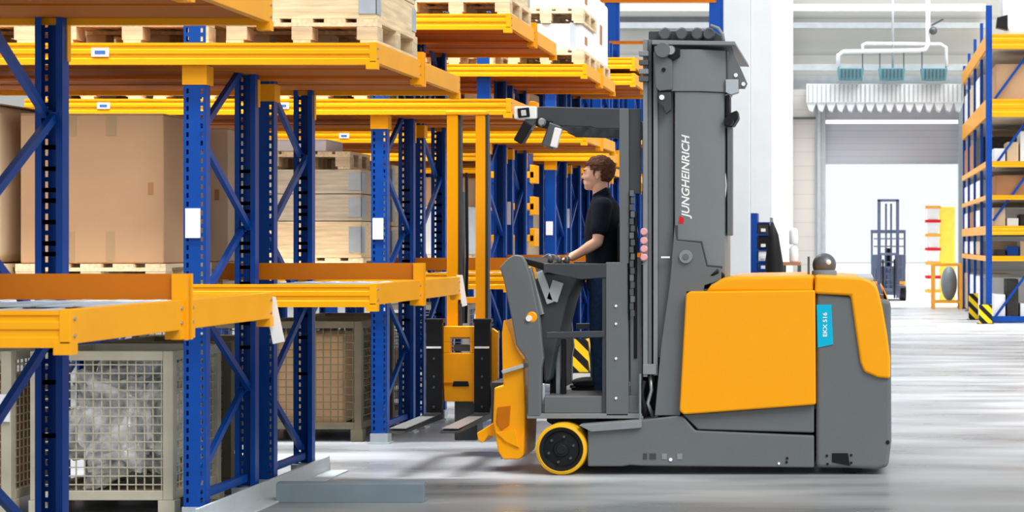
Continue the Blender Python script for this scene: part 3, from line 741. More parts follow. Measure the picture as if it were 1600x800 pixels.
# ------------------------------------------------------------------ workshop shelf by the white column
YS = 28.3
r = thing('parts_shelf', P(1195, 0, YS)[:1]+(YS, 0), 'blue shelf with dark bins beside the white column', 'shelf')
xa, xb = P(1173, 0, YS)[0], P(1206, 0, YS)[0]
MB().box(xa, xa+.1, YS, YS+.5, 0, P(0, 333, YS)[1]).build('side_panel', 'bin_blue', r)
MB().box(xb-.03, xb, YS, YS+.5, 0, P(0, 340, YS)[1]).build('side_panel', 'slate', r)
for py in (347, 366, 390, 408, 424): 
    z = P(0, py, YS)[1]; MB().box(xa+.1, xb-.03, YS, YS+.5, z-.02, z).build('shelf_board', 'bin_blue', r)
for i, (py, hh, mm, cc) in enumerate(((366, .17, 'dark_goods', 'dark'), (390, .22, 'black', 'black'), (408, .16, 'white', 'white'), (424, .14, 'bin_blue', 'blue'))):
    z = P(0, py, YS)[1]; b = thing('parts_bin', (xa+.2, YS+.05, z), '%s parts bin on the blue shelf by the column' % cc, 'bin', 'bins on the blue shelf')
    MB().box(xa+.12, xb-.05, YS+.02, YS+.4, z, z+hh).build('bin_body', mm, b, bevel=.01); MB().box(xa+.16, xb-.1, YS, YS+.02, z+.04, z+.09).build('label_holder', 'paper', b)
xc, zc = P(1211, 347, YS-.5)
m = MB().tube([(xc, YS-.4, 0), (xc, YS-.4, .6), (xc-.02, YS-.4, 1.3), (xc-.03, YS-.4, zc-.2), (xc-.05, YS-.4, zc)], [.12, .13, .14, .08, .02], 12)
tag(m.build('folded_cover', 'black', smooth=True), 'dark folded cover standing upright beside the blue shelf', 'cover')
x0, _ = P(1222, 0, YS); x1, _ = P(1250, 0, YS)
b = thing('packing_table', ((x0+x1)/2, YS, 0), 'small brown packing table by the pale column', 'table')
MB().box(x0, x1, YS, YS+.6, 1.25, 1.3).build('table_top', 'cardboard_brown', b)
for q in (x0, x1-.04):
    for w_ in (YS, YS+.56): MB().box(q, q+.04, w_, w_+.04, 0, 1.25).build('leg', 'steel_dark', b)
MB().box(x0+.02, x1-.02, YS+.02, YS+.58, .9, 1.12).build('drawer', 'cardboard_brown', b)
xq = P(1239, 0, YS)[0]
for i, (a, h_) in enumerate(((1.3, .26), (1.58, .26))):
    o = MB().lathe([(.06, 0), (.07, .02), (.07, h_-.05), (.04, h_)], (xq, YS+.3, a), 'z', 16).build('white_roll', 'white', smooth=True); tag(o, '%s white roll standing on the brown table' % ('lower' if i == 0 else 'upper'), 'roll', 'white rolls')
# ------------------------------------------------------------------ outside the gate
YO = 49.0
def O(px, py): return P(px, py, YO)
r = thing('counterbalance_forklift', (P(1389, 0, YO)[0], YO, 0), 'small distant forklift outside the open gate, seen from the front', 'forklift')
def ob(a, b, c, d, name, m, y0=0, y1=.12, bev=.01):
    x0, z1 = O(a, b); x1, z0 = O(c, d); return MB().box(x0, x1, YO+y0, YO+y1, max(z0, 0.0), z1).build(name, m, r, bevel=bev)
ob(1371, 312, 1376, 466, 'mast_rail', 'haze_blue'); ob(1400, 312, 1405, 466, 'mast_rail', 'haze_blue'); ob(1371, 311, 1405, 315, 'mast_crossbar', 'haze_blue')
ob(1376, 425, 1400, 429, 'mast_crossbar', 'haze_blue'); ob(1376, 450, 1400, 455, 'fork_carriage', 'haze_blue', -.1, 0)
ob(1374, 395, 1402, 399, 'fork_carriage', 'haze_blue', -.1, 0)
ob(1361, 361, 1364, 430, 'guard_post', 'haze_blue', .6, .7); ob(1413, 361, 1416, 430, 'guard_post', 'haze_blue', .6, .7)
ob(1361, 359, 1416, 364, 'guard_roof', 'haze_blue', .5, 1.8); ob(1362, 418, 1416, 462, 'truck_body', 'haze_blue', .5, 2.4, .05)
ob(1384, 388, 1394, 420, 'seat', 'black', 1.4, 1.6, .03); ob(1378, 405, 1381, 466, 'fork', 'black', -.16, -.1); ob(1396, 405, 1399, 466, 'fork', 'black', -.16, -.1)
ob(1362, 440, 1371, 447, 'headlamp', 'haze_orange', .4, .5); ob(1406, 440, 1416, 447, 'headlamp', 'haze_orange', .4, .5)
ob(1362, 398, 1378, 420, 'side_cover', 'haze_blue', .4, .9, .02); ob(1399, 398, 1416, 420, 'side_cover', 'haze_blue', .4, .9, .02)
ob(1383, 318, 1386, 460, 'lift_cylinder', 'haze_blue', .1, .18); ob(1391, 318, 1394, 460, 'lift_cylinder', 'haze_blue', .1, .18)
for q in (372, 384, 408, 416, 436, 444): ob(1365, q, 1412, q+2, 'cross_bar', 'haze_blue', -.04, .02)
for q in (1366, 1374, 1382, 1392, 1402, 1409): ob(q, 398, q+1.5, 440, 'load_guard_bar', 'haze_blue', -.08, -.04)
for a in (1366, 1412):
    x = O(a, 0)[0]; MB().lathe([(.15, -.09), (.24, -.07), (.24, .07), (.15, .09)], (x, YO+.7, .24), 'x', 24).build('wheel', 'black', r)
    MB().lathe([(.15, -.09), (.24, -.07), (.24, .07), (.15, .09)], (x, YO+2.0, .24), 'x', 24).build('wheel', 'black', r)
# stack and yellow panel, orange stillage
YQ = 47.5
x0, _ = P(1448, 0, YQ); x1, _ = P(1469, 0, YQ)
for i in range(8):
    z = i*.37
    if z > 2.5: break
    o = thing('stacked_tray', ((x0+x1)/2, YQ, z), 'red striped tray outside the gate, %s of its stack' % ('lowest', 'second from below', 'third from below', 'fourth from below', 'fifth from below', 'sixth from below', 'topmost')[min(i, 6)], 'tray', 'red striped tray stack outside')
    MB().prism([(x0+.06, z), (x1-.06, z), (x1, z+.3), (x0, z+.3)], YQ, YQ+.8, 'y').build('tray_body', 'concrete_white', o, bevel=.01)
    MB().box(x0-.02, x1+.02, YQ-.02, YQ+.82, z+.3, z+.37).build('rim', 'red' if i % 2 else 'haze_orange', o)
o = MB().box(P(1470, 0, YQ)[0], P(1495, 0, YQ)[0], YQ+.9, YQ+1.0, 0, P(0, 322, YQ)[1]).build('yellow_panel', 'light_yellow', bevel=.01); tag(o, 'pale yellow panel standing outside right of the gate opening', 'panel')
YG = 43.6; r = thing('steel_stillage', (P(1480, 0, YG)[0], YG, 0), 'orange steel frame standing in the gate beside the right rack', 'stillage')
x0, z1 = P(1459, 412, YG); x1, _ = P(1501, 412, YG)
for X in (x0, x1):
    for Y in (YG, YG+.7): MB().box(X-.035, X+.035, Y-.035, Y+.035, 0, z1).build('post', 'haze_orange', r)
for z in (P(0, 470, YG)[1], z1):
    for Y in (YG, YG+.7): MB().box(x0+.035, x1-.035, Y-.03, Y+.03, z-.06, z).build('rail', 'haze_orange', r)
    for X in (x0, x1): MB().box(X-.03, X+.03, YG+.035, YG+.665, z-.06, z).build('rail', 'haze_orange', r)
o = MB().ell((P(1484, 0, YG)[0], YG+.35, .62), (.2, .25, .42)).build('wrapped_bundle', 'slate', smooth=True); tag(o, 'grey bundle inside the orange steel frame', 'bundle')
# ------------------------------------------------------------------ the turret truck
YN, YF = 12.42, 13.98
YC_ = (YN+YF)/2
T = thing('turret_truck', (P(1200, 0, YN)[0], YC_, 0), 'large yellow and grey turret truck with tall mast and driver cab, facing the racks', 'forklift')
def tp(pts, a, b, name, m, Yr=YN, bevel=.012, parent=None, seg=3): return MB().px(pts, Yr, a, b).build(name, m, parent or T, bevel=bevel, seg=seg)
# chassis
tp([(918, 668), (1000, 657), (1058, 650), (1068, 652), (1086, 673), (1272, 681), (1272, 731), (1000, 728), (985, 727), (972, 729), (918, 729)], YN, YF, 'chassis', 'truck_grey')
tp([(905, 664), (1003, 656), (1003, 668), (925, 674)], YN-.03, YN+.2, 'step_ledge', 'truck_grey_light', bevel=.004)
tp([(1066, 648), (1272, 632), (1272, 677), (1090, 672)], YN+.02, YF-.02, 'lower_panel', 'truck_grey')
tp([(1068, 452), (1276, 450), (1276, 640), (1068, 655)], YN+.05, YF-.05, 'battery_case', 'truck_dark', bevel=.004)
for a, b in ((YN-.035, YN+.06), (YF-.06, YF+.035)):
    tp([(1078, 455), (1274, 453), (1275, 632), (1085, 646), (1068, 647), (1062, 641), (1072, 460)], a, b, 'battery_cover', 'truck_yellow', bevel=.015)
# hood on top
def hood():
    m = MB(); pts = [(1102, 457), (1110, 446), (1130, 434), (1150, 432), (1271, 430), (1271, 457)]
    m.px(pts, YN, YN-.01, YF+.01); return m.build('hood', 'truck_yellow', T, bevel=.04, seg=4)
hood()
# counterweight
tp([(1275, 457), (1392, 470), (1393, 690), (1388, 730), (1370, 734), (1330, 732), (1275, 731)], YN, YF, 'counterweight', 'truck_grey', bevel=.03)
def wrapshape():
    y0, y1 = YN-.025, YF+.025
    m = MB()
    side = [(1273, 430), (1345, 434), (1360, 439), (1371, 449), (1379, 480), (1386, 520), (1391, 560), (1391, 592), (1372, 590), (1350, 581), (1344, 566), (1329, 462), (1273, 459)]
    m.px(side, YN, y0, y0+.1); 
    m2 = MB().px(side, YN, y1-.1, y1)
    top = [(1273, 430), (1345, 434), (1360, 439), (1371, 449), (1379, 480), (1386, 520), (1391, 560), (1392, 645), (1384, 645), (1382, 560), (1372, 500), (1362, 462), (1329, 460), (1273, 458)]
    m3 = MB().px(top, YN, y0+.03, y1-.03)
    m.build('rear_hood', 'truck_yellow', T, bevel=.02, seg=3); m3.build('rear_hood', 'truck_yellow', T, bevel=.03, seg=4); m2.build('rear_hood', 'truck_yellow', T, bevel=.02)
wrapshape()
tp([(1379, 452), (1386, 470), (1391, 560), (1394, 560), (1388, 466), (1380, 448)], YN+.25, YF-.25, 'rear_ridge', 'truck_yellow', bevel=.005)
# cyan plate
cy = tp([(1276, 476), (1299, 476), (1302, 538), (1278, 543)], YN-.006, YN+.005, 'model_plate', 'cyan', bevel=0)
x, z = P(1289, 507, YN); text('EKX 516', 'plate_lettering', 'white', T, x, YN-.007, z, .165, .03)
# brand lettering up the mast cover
YM = YN+.05
# mast cover: faceted column
def XY(px_, Y): return (P(px_, 0, YN)[0], Y)
_, ztop = P(0, 66, YN); _, zmid = P(0, 142, YN); _, zb_ = P(0, 440, YN)
col = [XY(1053, YM), XY(1090, YM), XY(1130, YM+.09), XY(1133, YM+.14), XY(1133, YM+.48), XY(1130, YM+.53), XY(1090, YM+.6), XY(1053, YM+.6)]
MB().prism(col, zb_, zmid, 'z').build('mast_cover', 'cover_grey', T, bevel=.006)
cap = [XY(1047, YM-.012), XY(1092, YM-.012), XY(1132, YM+.078), XY(1136, YM+.12), XY(1136, YM+.5), XY(1132, YM+.55), XY(1092, YM+.612), XY(1047, YM+.612)]
MB().prism(cap, zmid, P(0, 76, YN)[1], 'z').build('mast_cap', 'cover_grey', T, bevel=.006)
tp([(1018, 62), (1148, 64), (1150, 71), (1146, 70), (1018, 69)], YN+.02, YF-.02, 'cap_rim', 'truck_grey_light', bevel=.004)
tp([(1008, 43), (1112, 42), (1126, 52), (1128, 62), (1008, 62)], YN+.2, YF-.2, 'top_crosshead', 'truck_dark', bevel=.01)
for q in (1040, 1066, 1090, 1108):
    x, z = P(q, 54, YN+.2); MB().lathe([(.035, 0), (.045, .015), (.045, .05), (.03, .06)], (x, YN+.14, z), 'y', 16).build('pulley', 'steel_dark', T)
MB().tube([W3(1110, 40, YN+.12), W3(1122, 44, YN+.12), W3(1129, 54, YN+.12), W3(1131, 66, YN+.12)], .012, 8).build('hose', 'truck_grey_light', T, smooth=True)
# rear bracket with holes
tp([(1136, 70), (1140, 68), (1166, 128), (1162, 136), (1146, 136), (1136, 122)], YN+.12, YN+.16, 'rear_bracket', 'truck_grey', bevel=.003)
tp([(1132, 122), (1152, 122), (1152, 142), (1140, 146), (1132, 142)], YN+.1, YN+.2, 'rear_bracket', 'slate_light', bevel=.004)
for a, b in ((1148, 115), (1160, 129)):
    x, z = P(a, b, YN); MB().lathe([(.014, 0), (.014, .01)], (x, YN+.11, z), 'y', 14).build('bolt', 'white', T)
tp([(1132, 146), (1138, 146), (1138, 175), (1150, 170), (1152, 182), (1144, 195), (1132, 195)], YN+.12, YN+.3, 'roller_block', 'black', bevel=.01)
x, z = P(1137, 188, YN); MB().lathe([(.03, 0), (.035, .02), (.035, .05), (.02, .06)], (x, YN+.08, z), 'y', 18).build('roller', 'black', T)
MB().tube([W3(1131, 146, YN+.16), W3(1130, 260, YN+.16), W3(1133, 275, YN+.16), W3(1135, 290, YN+.16), W3(1132, 310, YN+.16), W3(1131, 400, YN+.16)], .008, 8).build('cable', 'white', T, smooth=True)
tp([(1134, 196), (1142, 196), (1142, 368), (1134, 368)], YN+.14, YN+.24, 'rear_rail', 'truck_grey', bevel=.004)
# foot of the mast cover widening into the chassis
tp([(1056, 376), (1094, 380), (1103, 417), (1126, 419), (1126, 438), (1100, 446), (1098, 456), (1072, 456), (1062, 650), (1022, 650), (1032, 540), (1046, 440), (1053, 352)], YN+.035, YN+.66, 'mast_foot', 'truck_grey', bevel=.005)
tp([(1053, 352), (1058, 352), (1058, 374), (1096, 377), (1105, 414), (1128, 416), (1128, 420), (1102, 419), (1093, 381), (1055, 378)], YN+.038, YN+.06, 'cover_seam', 'truck_dark', bevel=0)
x, z = P(1071, 401, YN)
MB().lathe([(.028, 0), (.045, 0), (.047, .02), (.028, .02)], (x, YN+.018, z), 'y', 28).build('lifting_ring', 'truck_grey_light', T, smooth=False)
MB().lathe([(.02, 0), (.025, .022)], (x, YN+.012, z), 'y', 20).build('ring_core', 'truck_grey', T)
x, z = P(1039, 402, YN); MB().box(x-.03, x+.03, YN+.025, YN+.04, z-.006, z+.006).build('marking', 'white', T)
MB().tube([W3(1104, 446, YN+.1), W3(1108, 432, YN+.06), W3(1120, 424, YN+.05), W3(1128, 432, YN+.1)], .025, 10).build('hose', 'black', T, smooth=True)
MB().tube([W3(1098, 452, YN+.1), W3(1104, 434, YN+.1), W3(1114, 426, YN+.12), W3(1124, 420, YN+.15)], .02, 10).build('hose', 'black', T, smooth=True)
# mast rails (near and far side)
def mrail(a, b, y0, y1, yy, dd, name, m, bv=.004): return tp([(a, y0), (b, y0), (b, y1), (a, y1)], yy, yy+dd, name, m, bevel=bv)
for yy, s in ((YN+.06, 0), (YF-.2, 1)):
    mrail(1003, 1010, 60, 590, yy, .14, 'mast_rail', 'truck_grey_light'); mrail(1010, 1016, 60, 586, yy+.02, .12, 'mast_rail', 'truck_grey')
    mrail(1019, 1026, 80, 588, yy+.01, .13, 'mast_rail', 'truck_grey_light'); mrail(1026, 1050, 120, 560, yy+.03, .1, 'mast_rail', 'truck_grey')
    mrail(1016, 1020, 66, 600, yy+.06, .08, 'rail_gap', 'black')
for q in (120, 330, 560): tp([(1006, q), (1048, q), (1048, q+14), (1006, q+14)], YN+.2, YF-.2, 'mast_tie', 'truck_dark')
mrail(1003, 1024, 570, 586, YN+.05, .2, 'rail_foot', 'truck_grey_light')
x, z = P(1020, 600, YN+.3); MB().box(x-.16, x+.1, YN+.3, YN+.5, .42, 1.0).build('hydraulic_block', 'black', T, bevel=.01)
MB().tube([W3(1016, 586, YN+.1), W3(1018, 610, YN+.1), W3(1012, 630, YN+.08), W3(1020, 650, YN+.1)], .014).build('hose', 'steel', T, smooth=True)
MB().tube([W3(1006, 595, YN+.08), W3(1002, 615, YN+.06), W3(1008, 640, YN+.08), W3(1004, 652, YN+.1)], .016).build('hose', 'rubber', T, smooth=True)
MB().tube([W3(1000, 584, YN+.04), W3(1000, 656, YN+.04)], .008).build('rod', 'truck_grey_light', T)
# head fittings on the near rails
tp([(1022, 72), (1044, 72), (1050, 82), (1050, 140), (1030, 142), (1024, 136), (1022, 96)], YN-.0, YN+.1, 'head_plate', 'truck_grey', bevel=.006)
tp([(1044, 76), (1062, 76), (1062, 88), (1052, 94), (1044, 90)], YN-.01, YN+.06, 'head_lug', 'black', bevel=.006)
x, z = P(1036, 79, YN); MB().lathe([(.05, 0), (.055, .03), (.055, .07), (.04, .09)], (x, YN-.04, z), 'y', 22).build('head_pulley', 'truck_grey', T)
x, z = P(1048, 79, YN); MB().lathe([(.03, 0), (.035, .03), (.035, .05)], (x, YN-.03, z), 'y', 18).build('head_pulley', 'steel', T)
x, z = P(1037, 109, YN); MB().lathe([(.014, 0), (.014, .01)], (x, YN-.008, z), 'y', 14).build('bolt', 'black', T)
tp([(1028, 144), (1048, 144), (1048, 172), (1040, 178), (1036, 168), (1028, 160)], YN+.01, YN+.06, 'head_lug', 'truck_dark', bevel=.006)
x, z = P(1034, 152, YN); MB().lathe([(.018, 0), (.018, .01)], (x, YN+.0, z), 'y', 14).build('bolt', 'white', T)
for q in (84, 98, 112, 124):
    x, z = P(1006, q, YN); MB().box(x-.035, x+.03, YN+.0, YN+.06, z-.015, z+.02).build('clamp', 'steel_dark' if q % 28 else 'truck_grey_light', T, bevel=.004)
# chain and hose run beside the cab
for i in range(18):
    x, z = P(988+(i % 2)*1.5, 302+i*11, YN+.1); MB().box(x-.013, x+.013, YN+.06, YN+.09, z-.02, z+.02).build('chain_link', 'steel_dark' if i % 3 else 'truck_grey', T)
MB().tube([W3(984, 300, YN+.14), W3(984, 500, YN+.14)], .012).build('hose', 'black', T); MB().tube([W3(993, 330, YN+.12), W3(993, 560, YN+.12)], .012).build('hose', 'black', T)
for i, q in enumerate((362, 376, 389, 402)):
    x, z = P(1006, q, YN+.04); MB().lathe([(.02, 0), (.026, .01), (.026, .03)], (x, YN+.03, z), 'y', 14).build('marker', 'pink', T)
# ---- cab
YCa, YCb = YN+.1, YF-.1
tp([(820, 648), (1003, 648), (1003, 656), (820, 656)], YCa-.02, YCb+.02, 'cab_sill', 'truck_grey_light', bevel=.004)
tp([(846, 622), (1000, 620), (1000, 648), (846, 648)], YCa, YCb, 'cab_floor', 'truck_grey', bevel=.006)
ZF = P(0, 620, YCa)[1]
for i, (a, b) in enumerate(((YCa-.02, YCa+.04), (YCb-.04, YCb+.02))):
    tp([(944, 410), (978, 410), (980, 652), (944, 652)], a, b, 'cab_side_panel', 'truck_grey', bevel=.006)
    tp([(938, 414), (946, 414), (946, 648), (938, 648)], a+.01, b, 'side_strip', 'truck_dark', bevel=.003)
    tp([(846, 412), (946, 412), (946, 434), (905, 437), (860, 428), (846, 424)], a, b, 'side_rail', 'truck_dark', bevel=.005)
    tp([(850, 520), (942, 518), (942, 528), (850, 530)], a, b-.02, 'knee_rail', 'truck_dark', bevel=.005)
    tp([(790, 404), (800, 398), (812, 400), (818, 410), (826, 434), (840, 500), (846, 560), (843, 575), (842, 652), (821, 652), (821, 566), (803, 540), (796, 500), (784, 440), (777, 418)], a-.005, b, 'front_side_panel', 'truck_grey', bevel=.01)
    tp([(965, 168), (980, 168), (980, 412), (966, 412)], a, b, 'roof_post', 'truck_grey', bevel=.004); tp([(980, 168), (998, 168), (998, 302), (980, 302)], a+.02, b, 'roof_post', 'truck_dark', bevel=.004)
    tp([(832, 166), (845, 165), (965, 168), (968, 200), (930, 200), (920, 197), (850, 195), (835, 188)], a, b, 'roof_rail', 'truck_dark' if i else 'truck_dark', bevel=.008)
for q in (506, 478, 560, 622):
    for dx in (963,):
        x, z = P(dx, q, YCa); MB().lathe([(.007, 0), (.01, .008), (.01, .01)], (x, YCa-.03, z), 'y', 12).build('screw', 'white', T)
tp([(980, 302), (984, 302), (990, 414), (1002, 560), (1002, 650), (980, 650)], YCb-.1, YCb, 'cab_back', 'truck_dark', bevel=.004)
tp([(980, 414), (1000, 414), (1000, 645), (980, 645)], YCa+.3, YCb-.3, 'cab_back', 'truck_dark', bevel=.004)
tp([(980, 402), (998, 402), (1001, 650), (982, 650)], YCa+.02, YCa+.05, 'cab_side_strip', 'truck_grey', bevel=.004)
# roof bars across
for q in (840, 866, 895, 925, 955): tp([(q, 168), (q+7, 168), (q+7, 176), (q, 176)], YCa+.04, YCb-.04, 'roof_bar', 'truck_dark', bevel=.003)
tp([(836, 168), (846, 168), (846, 190), (836, 186)], YCa, YCb, 'roof_front', 'truck_dark', bevel=.004)
# working lamps on the roof
def lamp(pts_frame, pts_lens, yy):
    tp(pts_frame, yy, yy+.12, 'lamp_housing', 'black', bevel=.01)
def fl(a, b, w_, Y, depth, nm, m, bev=.006):
    """slanted box between pixels a and b, w_ px wide"""
    p = Vector((*P(*a, Y),)); q = Vector((*P(*b, Y),)); d_ = (q-p).normalized(); n_ = Vector((-d_.y, d_.x))*w_*Y/F/2
    return MB().prism([tuple(p+n_), tuple(q+n_), tuple(q-n_), tuple(p-n_)], Y, Y+depth, 'y').build(nm, m, T, bevel=bev)
fl((803, 176), (838, 176), 20, YCa-.06, .14, 'lamp_housing', 'white', .01)
fl((809, 177), (827, 175), 15, YCa-.07, .03, 'lamp_lens', 'black', .004)
fl((814, 177), (822, 176), 9, YCa-.075, .02, 'lamp_glass', 'lamp_lens', .003)
fl((825, 192), (808, 222), 15, YCa-.05, .12, 'lamp_housing', 'black', .01)
fl((832, 184), (822, 198), 16, YCa-.04, .1, 'lamp_mount', 'steel_dark', .006)
fl((838, 190), (862, 196), 14, YCa-.045, .1, 'lamp_mount', 'black', .008)
fl((868, 194), (854, 230), 20, YCa-.06, .12, 'lamp_housing', 'steel_dark', .012)
fl((872, 200), (864, 230), 11, YCa-.075, .05, 'lamp_glass', 'white', .008)
x, z = P(849, 192, YCa); MB().lathe([(.02, 0), (.03, .02), (.02, .05)], (x, YCa-.08, z), 'y', 16).build('lamp_joint', 'steel', T)
# console
tp([(846, 426), (900, 432), (884, 470), (866, 540), (856, 596), (846, 600), (838, 500), (828, 440)], YCa+.12, YCa+.6, 'console', 'truck_dark', Yr=YN+.12, bevel=.02)
tp([(812, 402), (852, 412), (905, 416), (900, 426), (850, 424), (820, 414)], YCa+.1, YCa+.8, 'console_top', 'black', Yr=YN+.12, bevel=.01)
fl((826, 418), (846, 492), 8, YCa+.06, .05, 'console_bracket', 'steel', .004); fl((842, 424), (860, 474), 12, YCa+.09, .03, 'console_bracket', 'slate_light', .006)
fl((872, 440), (862, 470), 18, YCa+.09, .02, 'console_window', 'slate_light', .004)
fl((870, 412), (852, 416), 6, YCa+.04, .08, 'armrest', 'black', .006)
for a, b in ((860, 402), (874, 404), (886, 404)):
    x, z = P(a, b, YCa+.3); MB().lathe([(.016, 0), (.02, .02), (.018, .05), (.008, .06)], (x, YCa+.3, z-.04), 'z', 14).build('control_knob', 'steel_dark', T, smooth=True)
x, z = P(832, 495, YCa); MB().lathe([(.03, 0), (.045, .01), (.045, .06), (.03, .08)], (x, YCa-.03, z), 'y', 24).build('orange_knob', 'truck_yellow', T, smooth=False)
MB().lathe([(.02, 0), (.022, .01)], (x-.02, YCa-.04, z-.01), 'y', 16).build('knob_core', 'white', T)
fl((858, 470), (856, 600), 18, YCa+.3, .1, 'console_leg', 'truck_dark'); fl((842, 540), (842, 640), 12, YCa+.15, .08, 'console_leg', 'black')
fl((872, 540), (872, 640), 8, YCa+.25, .05, 'console_leg', 'steel'); fl((880, 530), (880, 628), 7, YCa+.2, .05, 'hose', 'black'); fl((866, 580), (866, 640), 14, YCa+.3, .1, 'pedal_box', 'black')
fl((846, 600), (846, 648), 9, YCa+.05, .05, 'floor_bracket', 'slate_light')
# seat back pad
MB().box(P(972, 0, YC_)[0], P(978, 0, YC_)[0]+.05, YC_-.3, YC_+.3, 1.2, 1.75).build('back_pad', 'black', T, bevel=.03)
# wheels
def wheel(px_, py_, rpx, yy, th, ring=True):
    x, z = P(px_, py_, YN); r_ = rpx*YN/F; r_ = z; nm = 'wheel'
    wv = MB().ring([(r_*.85, .0), (r_*.87, -.004), (r_*.97, .004), (r_, .02), (r_, th-.02), (r_*.97, th), (r_*.85, th)], (x, yy, z)).build('wheel', 'tyre_yellow' if ring else 'rubber', T)
    h = MB().lathe([(r_*.28, .004), (r_*.32, .014), (r_*.66, .022), (r_*.72, .006), (r_*.84, .002), (r_*.855, .01), (r_*.855, th-.01)], (x, yy, z), 'y', 48).build('hub', 'black', wv)
    for k in range(6):
        a = 2*PI*k/6+.3; MB().lathe([(.008, 0), (.01, .006), (.01, .02)], (x+r_*.5*math.cos(a), yy-.004, z+r_*.5*math.sin(a)), 'y', 10).build('wheel_bolt', 'steel_dark', wv)
    MB().lathe([(.03, 0), (.04, .01), (.04, .03)], (x, yy-.004, z), 'y', 20).build('hub_cap', 'rubber', wv)
wheel(877, 702, 43, YN-.01, .2); wheel(877, 702, 43, YF-.2, .2)
tp([(845, 656), (925, 656), (925, 720), (915, 726), (905, 700), (845, 664)], YN+.23, YF-.23, 'axle_beam', 'black', bevel=.01)
x, z = P(1331, 734, YN); MB().lathe([(.06, 0), (.1, .01), (.1, .1), (.06, .11)], (x, YN+.08, .10), 'y', 30).build('castor_wheel', 'rubber', T); MB().lathe([(.06, 0), (.1, .01), (.1, .1), (.06, .11)], (x, YF-.2, .10), 'y', 30).build('castor_wheel', 'rubber', T)
tp([(1300, 708), (1325, 708), (1328, 728), (1300, 722)], YN-.006, YN+.02, 'castor_recess', 'black', bevel=.003)
for a, b in ((1292, 712), (1293, 725), (1330, 711), (1330, 723), (1230, 716), (1229, 722), (1217, 724)):
    x, z = P(a, b, YN); MB().lathe([(.009, 0), (.009, .008)], (x, YN-.006, z), 'y', 10).build('bolt', 'black' if a != 1217 else 'white', T)
for a, w_ in ((1005, 6), (1015, 10), (1034, 8), (1058, 8)):
    x, z = P(a, 713, YN); MB().box(x, x+w_*YN/F, YN-.004, YN, z-.02, z+.02).build('chassis_plate', 'truck_dark' if w_ != 8 else 'truck_grey_light', T)
x, z = P(1048, 718, YN); MB().lathe([(.012, 0), (.012, .01)], (x, YN-.008, z), 'y', 10).build('bolt', 'white', T)
x, z = P(1387, 691, YN); MB().lathe([(.014, 0), (.014, .01)], (x, YN-.005, z), 'y', 12).build('bolt', 'black', T)
# domed warning light on the hood
x, z = P(1288, 414, YN+.5); z0 = P(0, 431, YN+.0)[1]
wl = MB().ell((x, YN+.5, z), (.085, .085, .085), 24, 16).build('warning_light', 'steel_dark', T, smooth=True)
MB().lathe([(.09, 0), (.09, .03), (.06, .05)], (x, YN+.5, z0-.005), 'z', 24).build('light_base', 'slate', wl)
MB().box(x-.12, x-.105, YN+.44, YN+.56, z0, z+.06).build('light_bracket', 'steel_dark', wl)
MB().ell((x+.03, YN+.43, z+.02), (.02, .02, .02), 12, 8).build('light_lens', 'white', wl, smooth=True)
x, z = P(1352, 437, YN); MB().box(x-.06, x+.06, YN+.3, YF-.3, z-.02, z+.02).build('rear_grip', 'slate_light', T, bevel=.015)
# lettering on the mast
x, z = P(1072, 276, YM); ln = (345-212)*YM/F
text('JUNGHEINRICH', 'brand_lettering', 'white', T, x+.004, YM-.001, z, ln*.99, .072, shear=.25)
xr, zr = P(1061, 347, YM); MB().prism([P(1060, 349, YM), P(1062, 337, YM), P(1069, 341, YM), P(1068, 349, YM)], YM-.003, YM+.001, 'y').build('brand_mark', 'red', T)
# ---- attachment in front
YK = 13.5
tp([(787, 500), (797, 520), (806, 545), (818, 562), (818, 572), (785, 580), (784, 520)], YN+.12, YN+.5, 'swivel_arm', 'truck_yellow', Yr=YN+.12, bevel=.006)
tp([(784, 579), (818, 568), (819, 574), (786, 584)], YN+.1, YN+.5, 'arm_edge', 'slate_light', Yr=YN+.12, bevel=.003)
tp([(786, 576), (818, 574), (821, 640), (818, 712), (812, 718), (786, 718), (778, 706), (770, 660), (772, 606), (786, 602)], YN+.14, YN+.62, 'turret_housing', 'truck_yellow', Yr=YN+.14, bevel=.012)
tp([(778, 636), (798, 634), (796, 664), (784, 672), (776, 660)], YN+.128, YN+.16, 'housing_recess', 'rack_orange', Yr=YN+.14, bevel=.004)
tp([(776, 676), (806, 668), (812, 700), (790, 690)], YN+.124, YN+.15, 'housing_gusset', 'truck_yellow', Yr=YN+.14, bevel=.006)
tp([(742, 678), (752, 672), (774, 658), (780, 672), (776, 684), (760, 682), (752, 694), (744, 690)], YN+.2, YN+.5, 'turret_foot', 'truck_yellow', Yr=YN+.14, bevel=.008)
tp([(776, 700), (784, 702), (788, 716), (780, 720)], YN+.2, YN+.4, 'foot_pad', 'slate', Yr=YN+.14, bevel=.004)
tp([(778, 575), (786, 575), (786, 600), (778, 598)], YN+.3, YN+.5, 'arm_hinge', 'slate', Yr=YN+.14, bevel=.004)
KK = lambda pts, a, b, n_, m_, bv=.006: tp(pts, a, b, n_, m_, Yr=YK, bevel=bv)
KK([(690, 510), (745, 510), (745, 535), (733, 535), (733, 528), (702, 528), (702, 535), (690, 535)], YK+.03, YK+.1, 'carriage_plate', 'truck_yellow')
KK([(690, 552), (745, 552), (745, 632), (740, 634), (738, 628), (693, 628)], YK+.03, YK+.1, 'carriage_plate', 'truck_yellow')
KK([(690, 535), (702, 535), (702, 552), (690, 552)], YK+.03, YK+.1, 'carriage_plate', 'truck_yellow'); KK([(733, 535), (745, 535), (745, 552), (733, 552)], YK+.03, YK+.1, 'carriage_plate', 'truck_yellow')
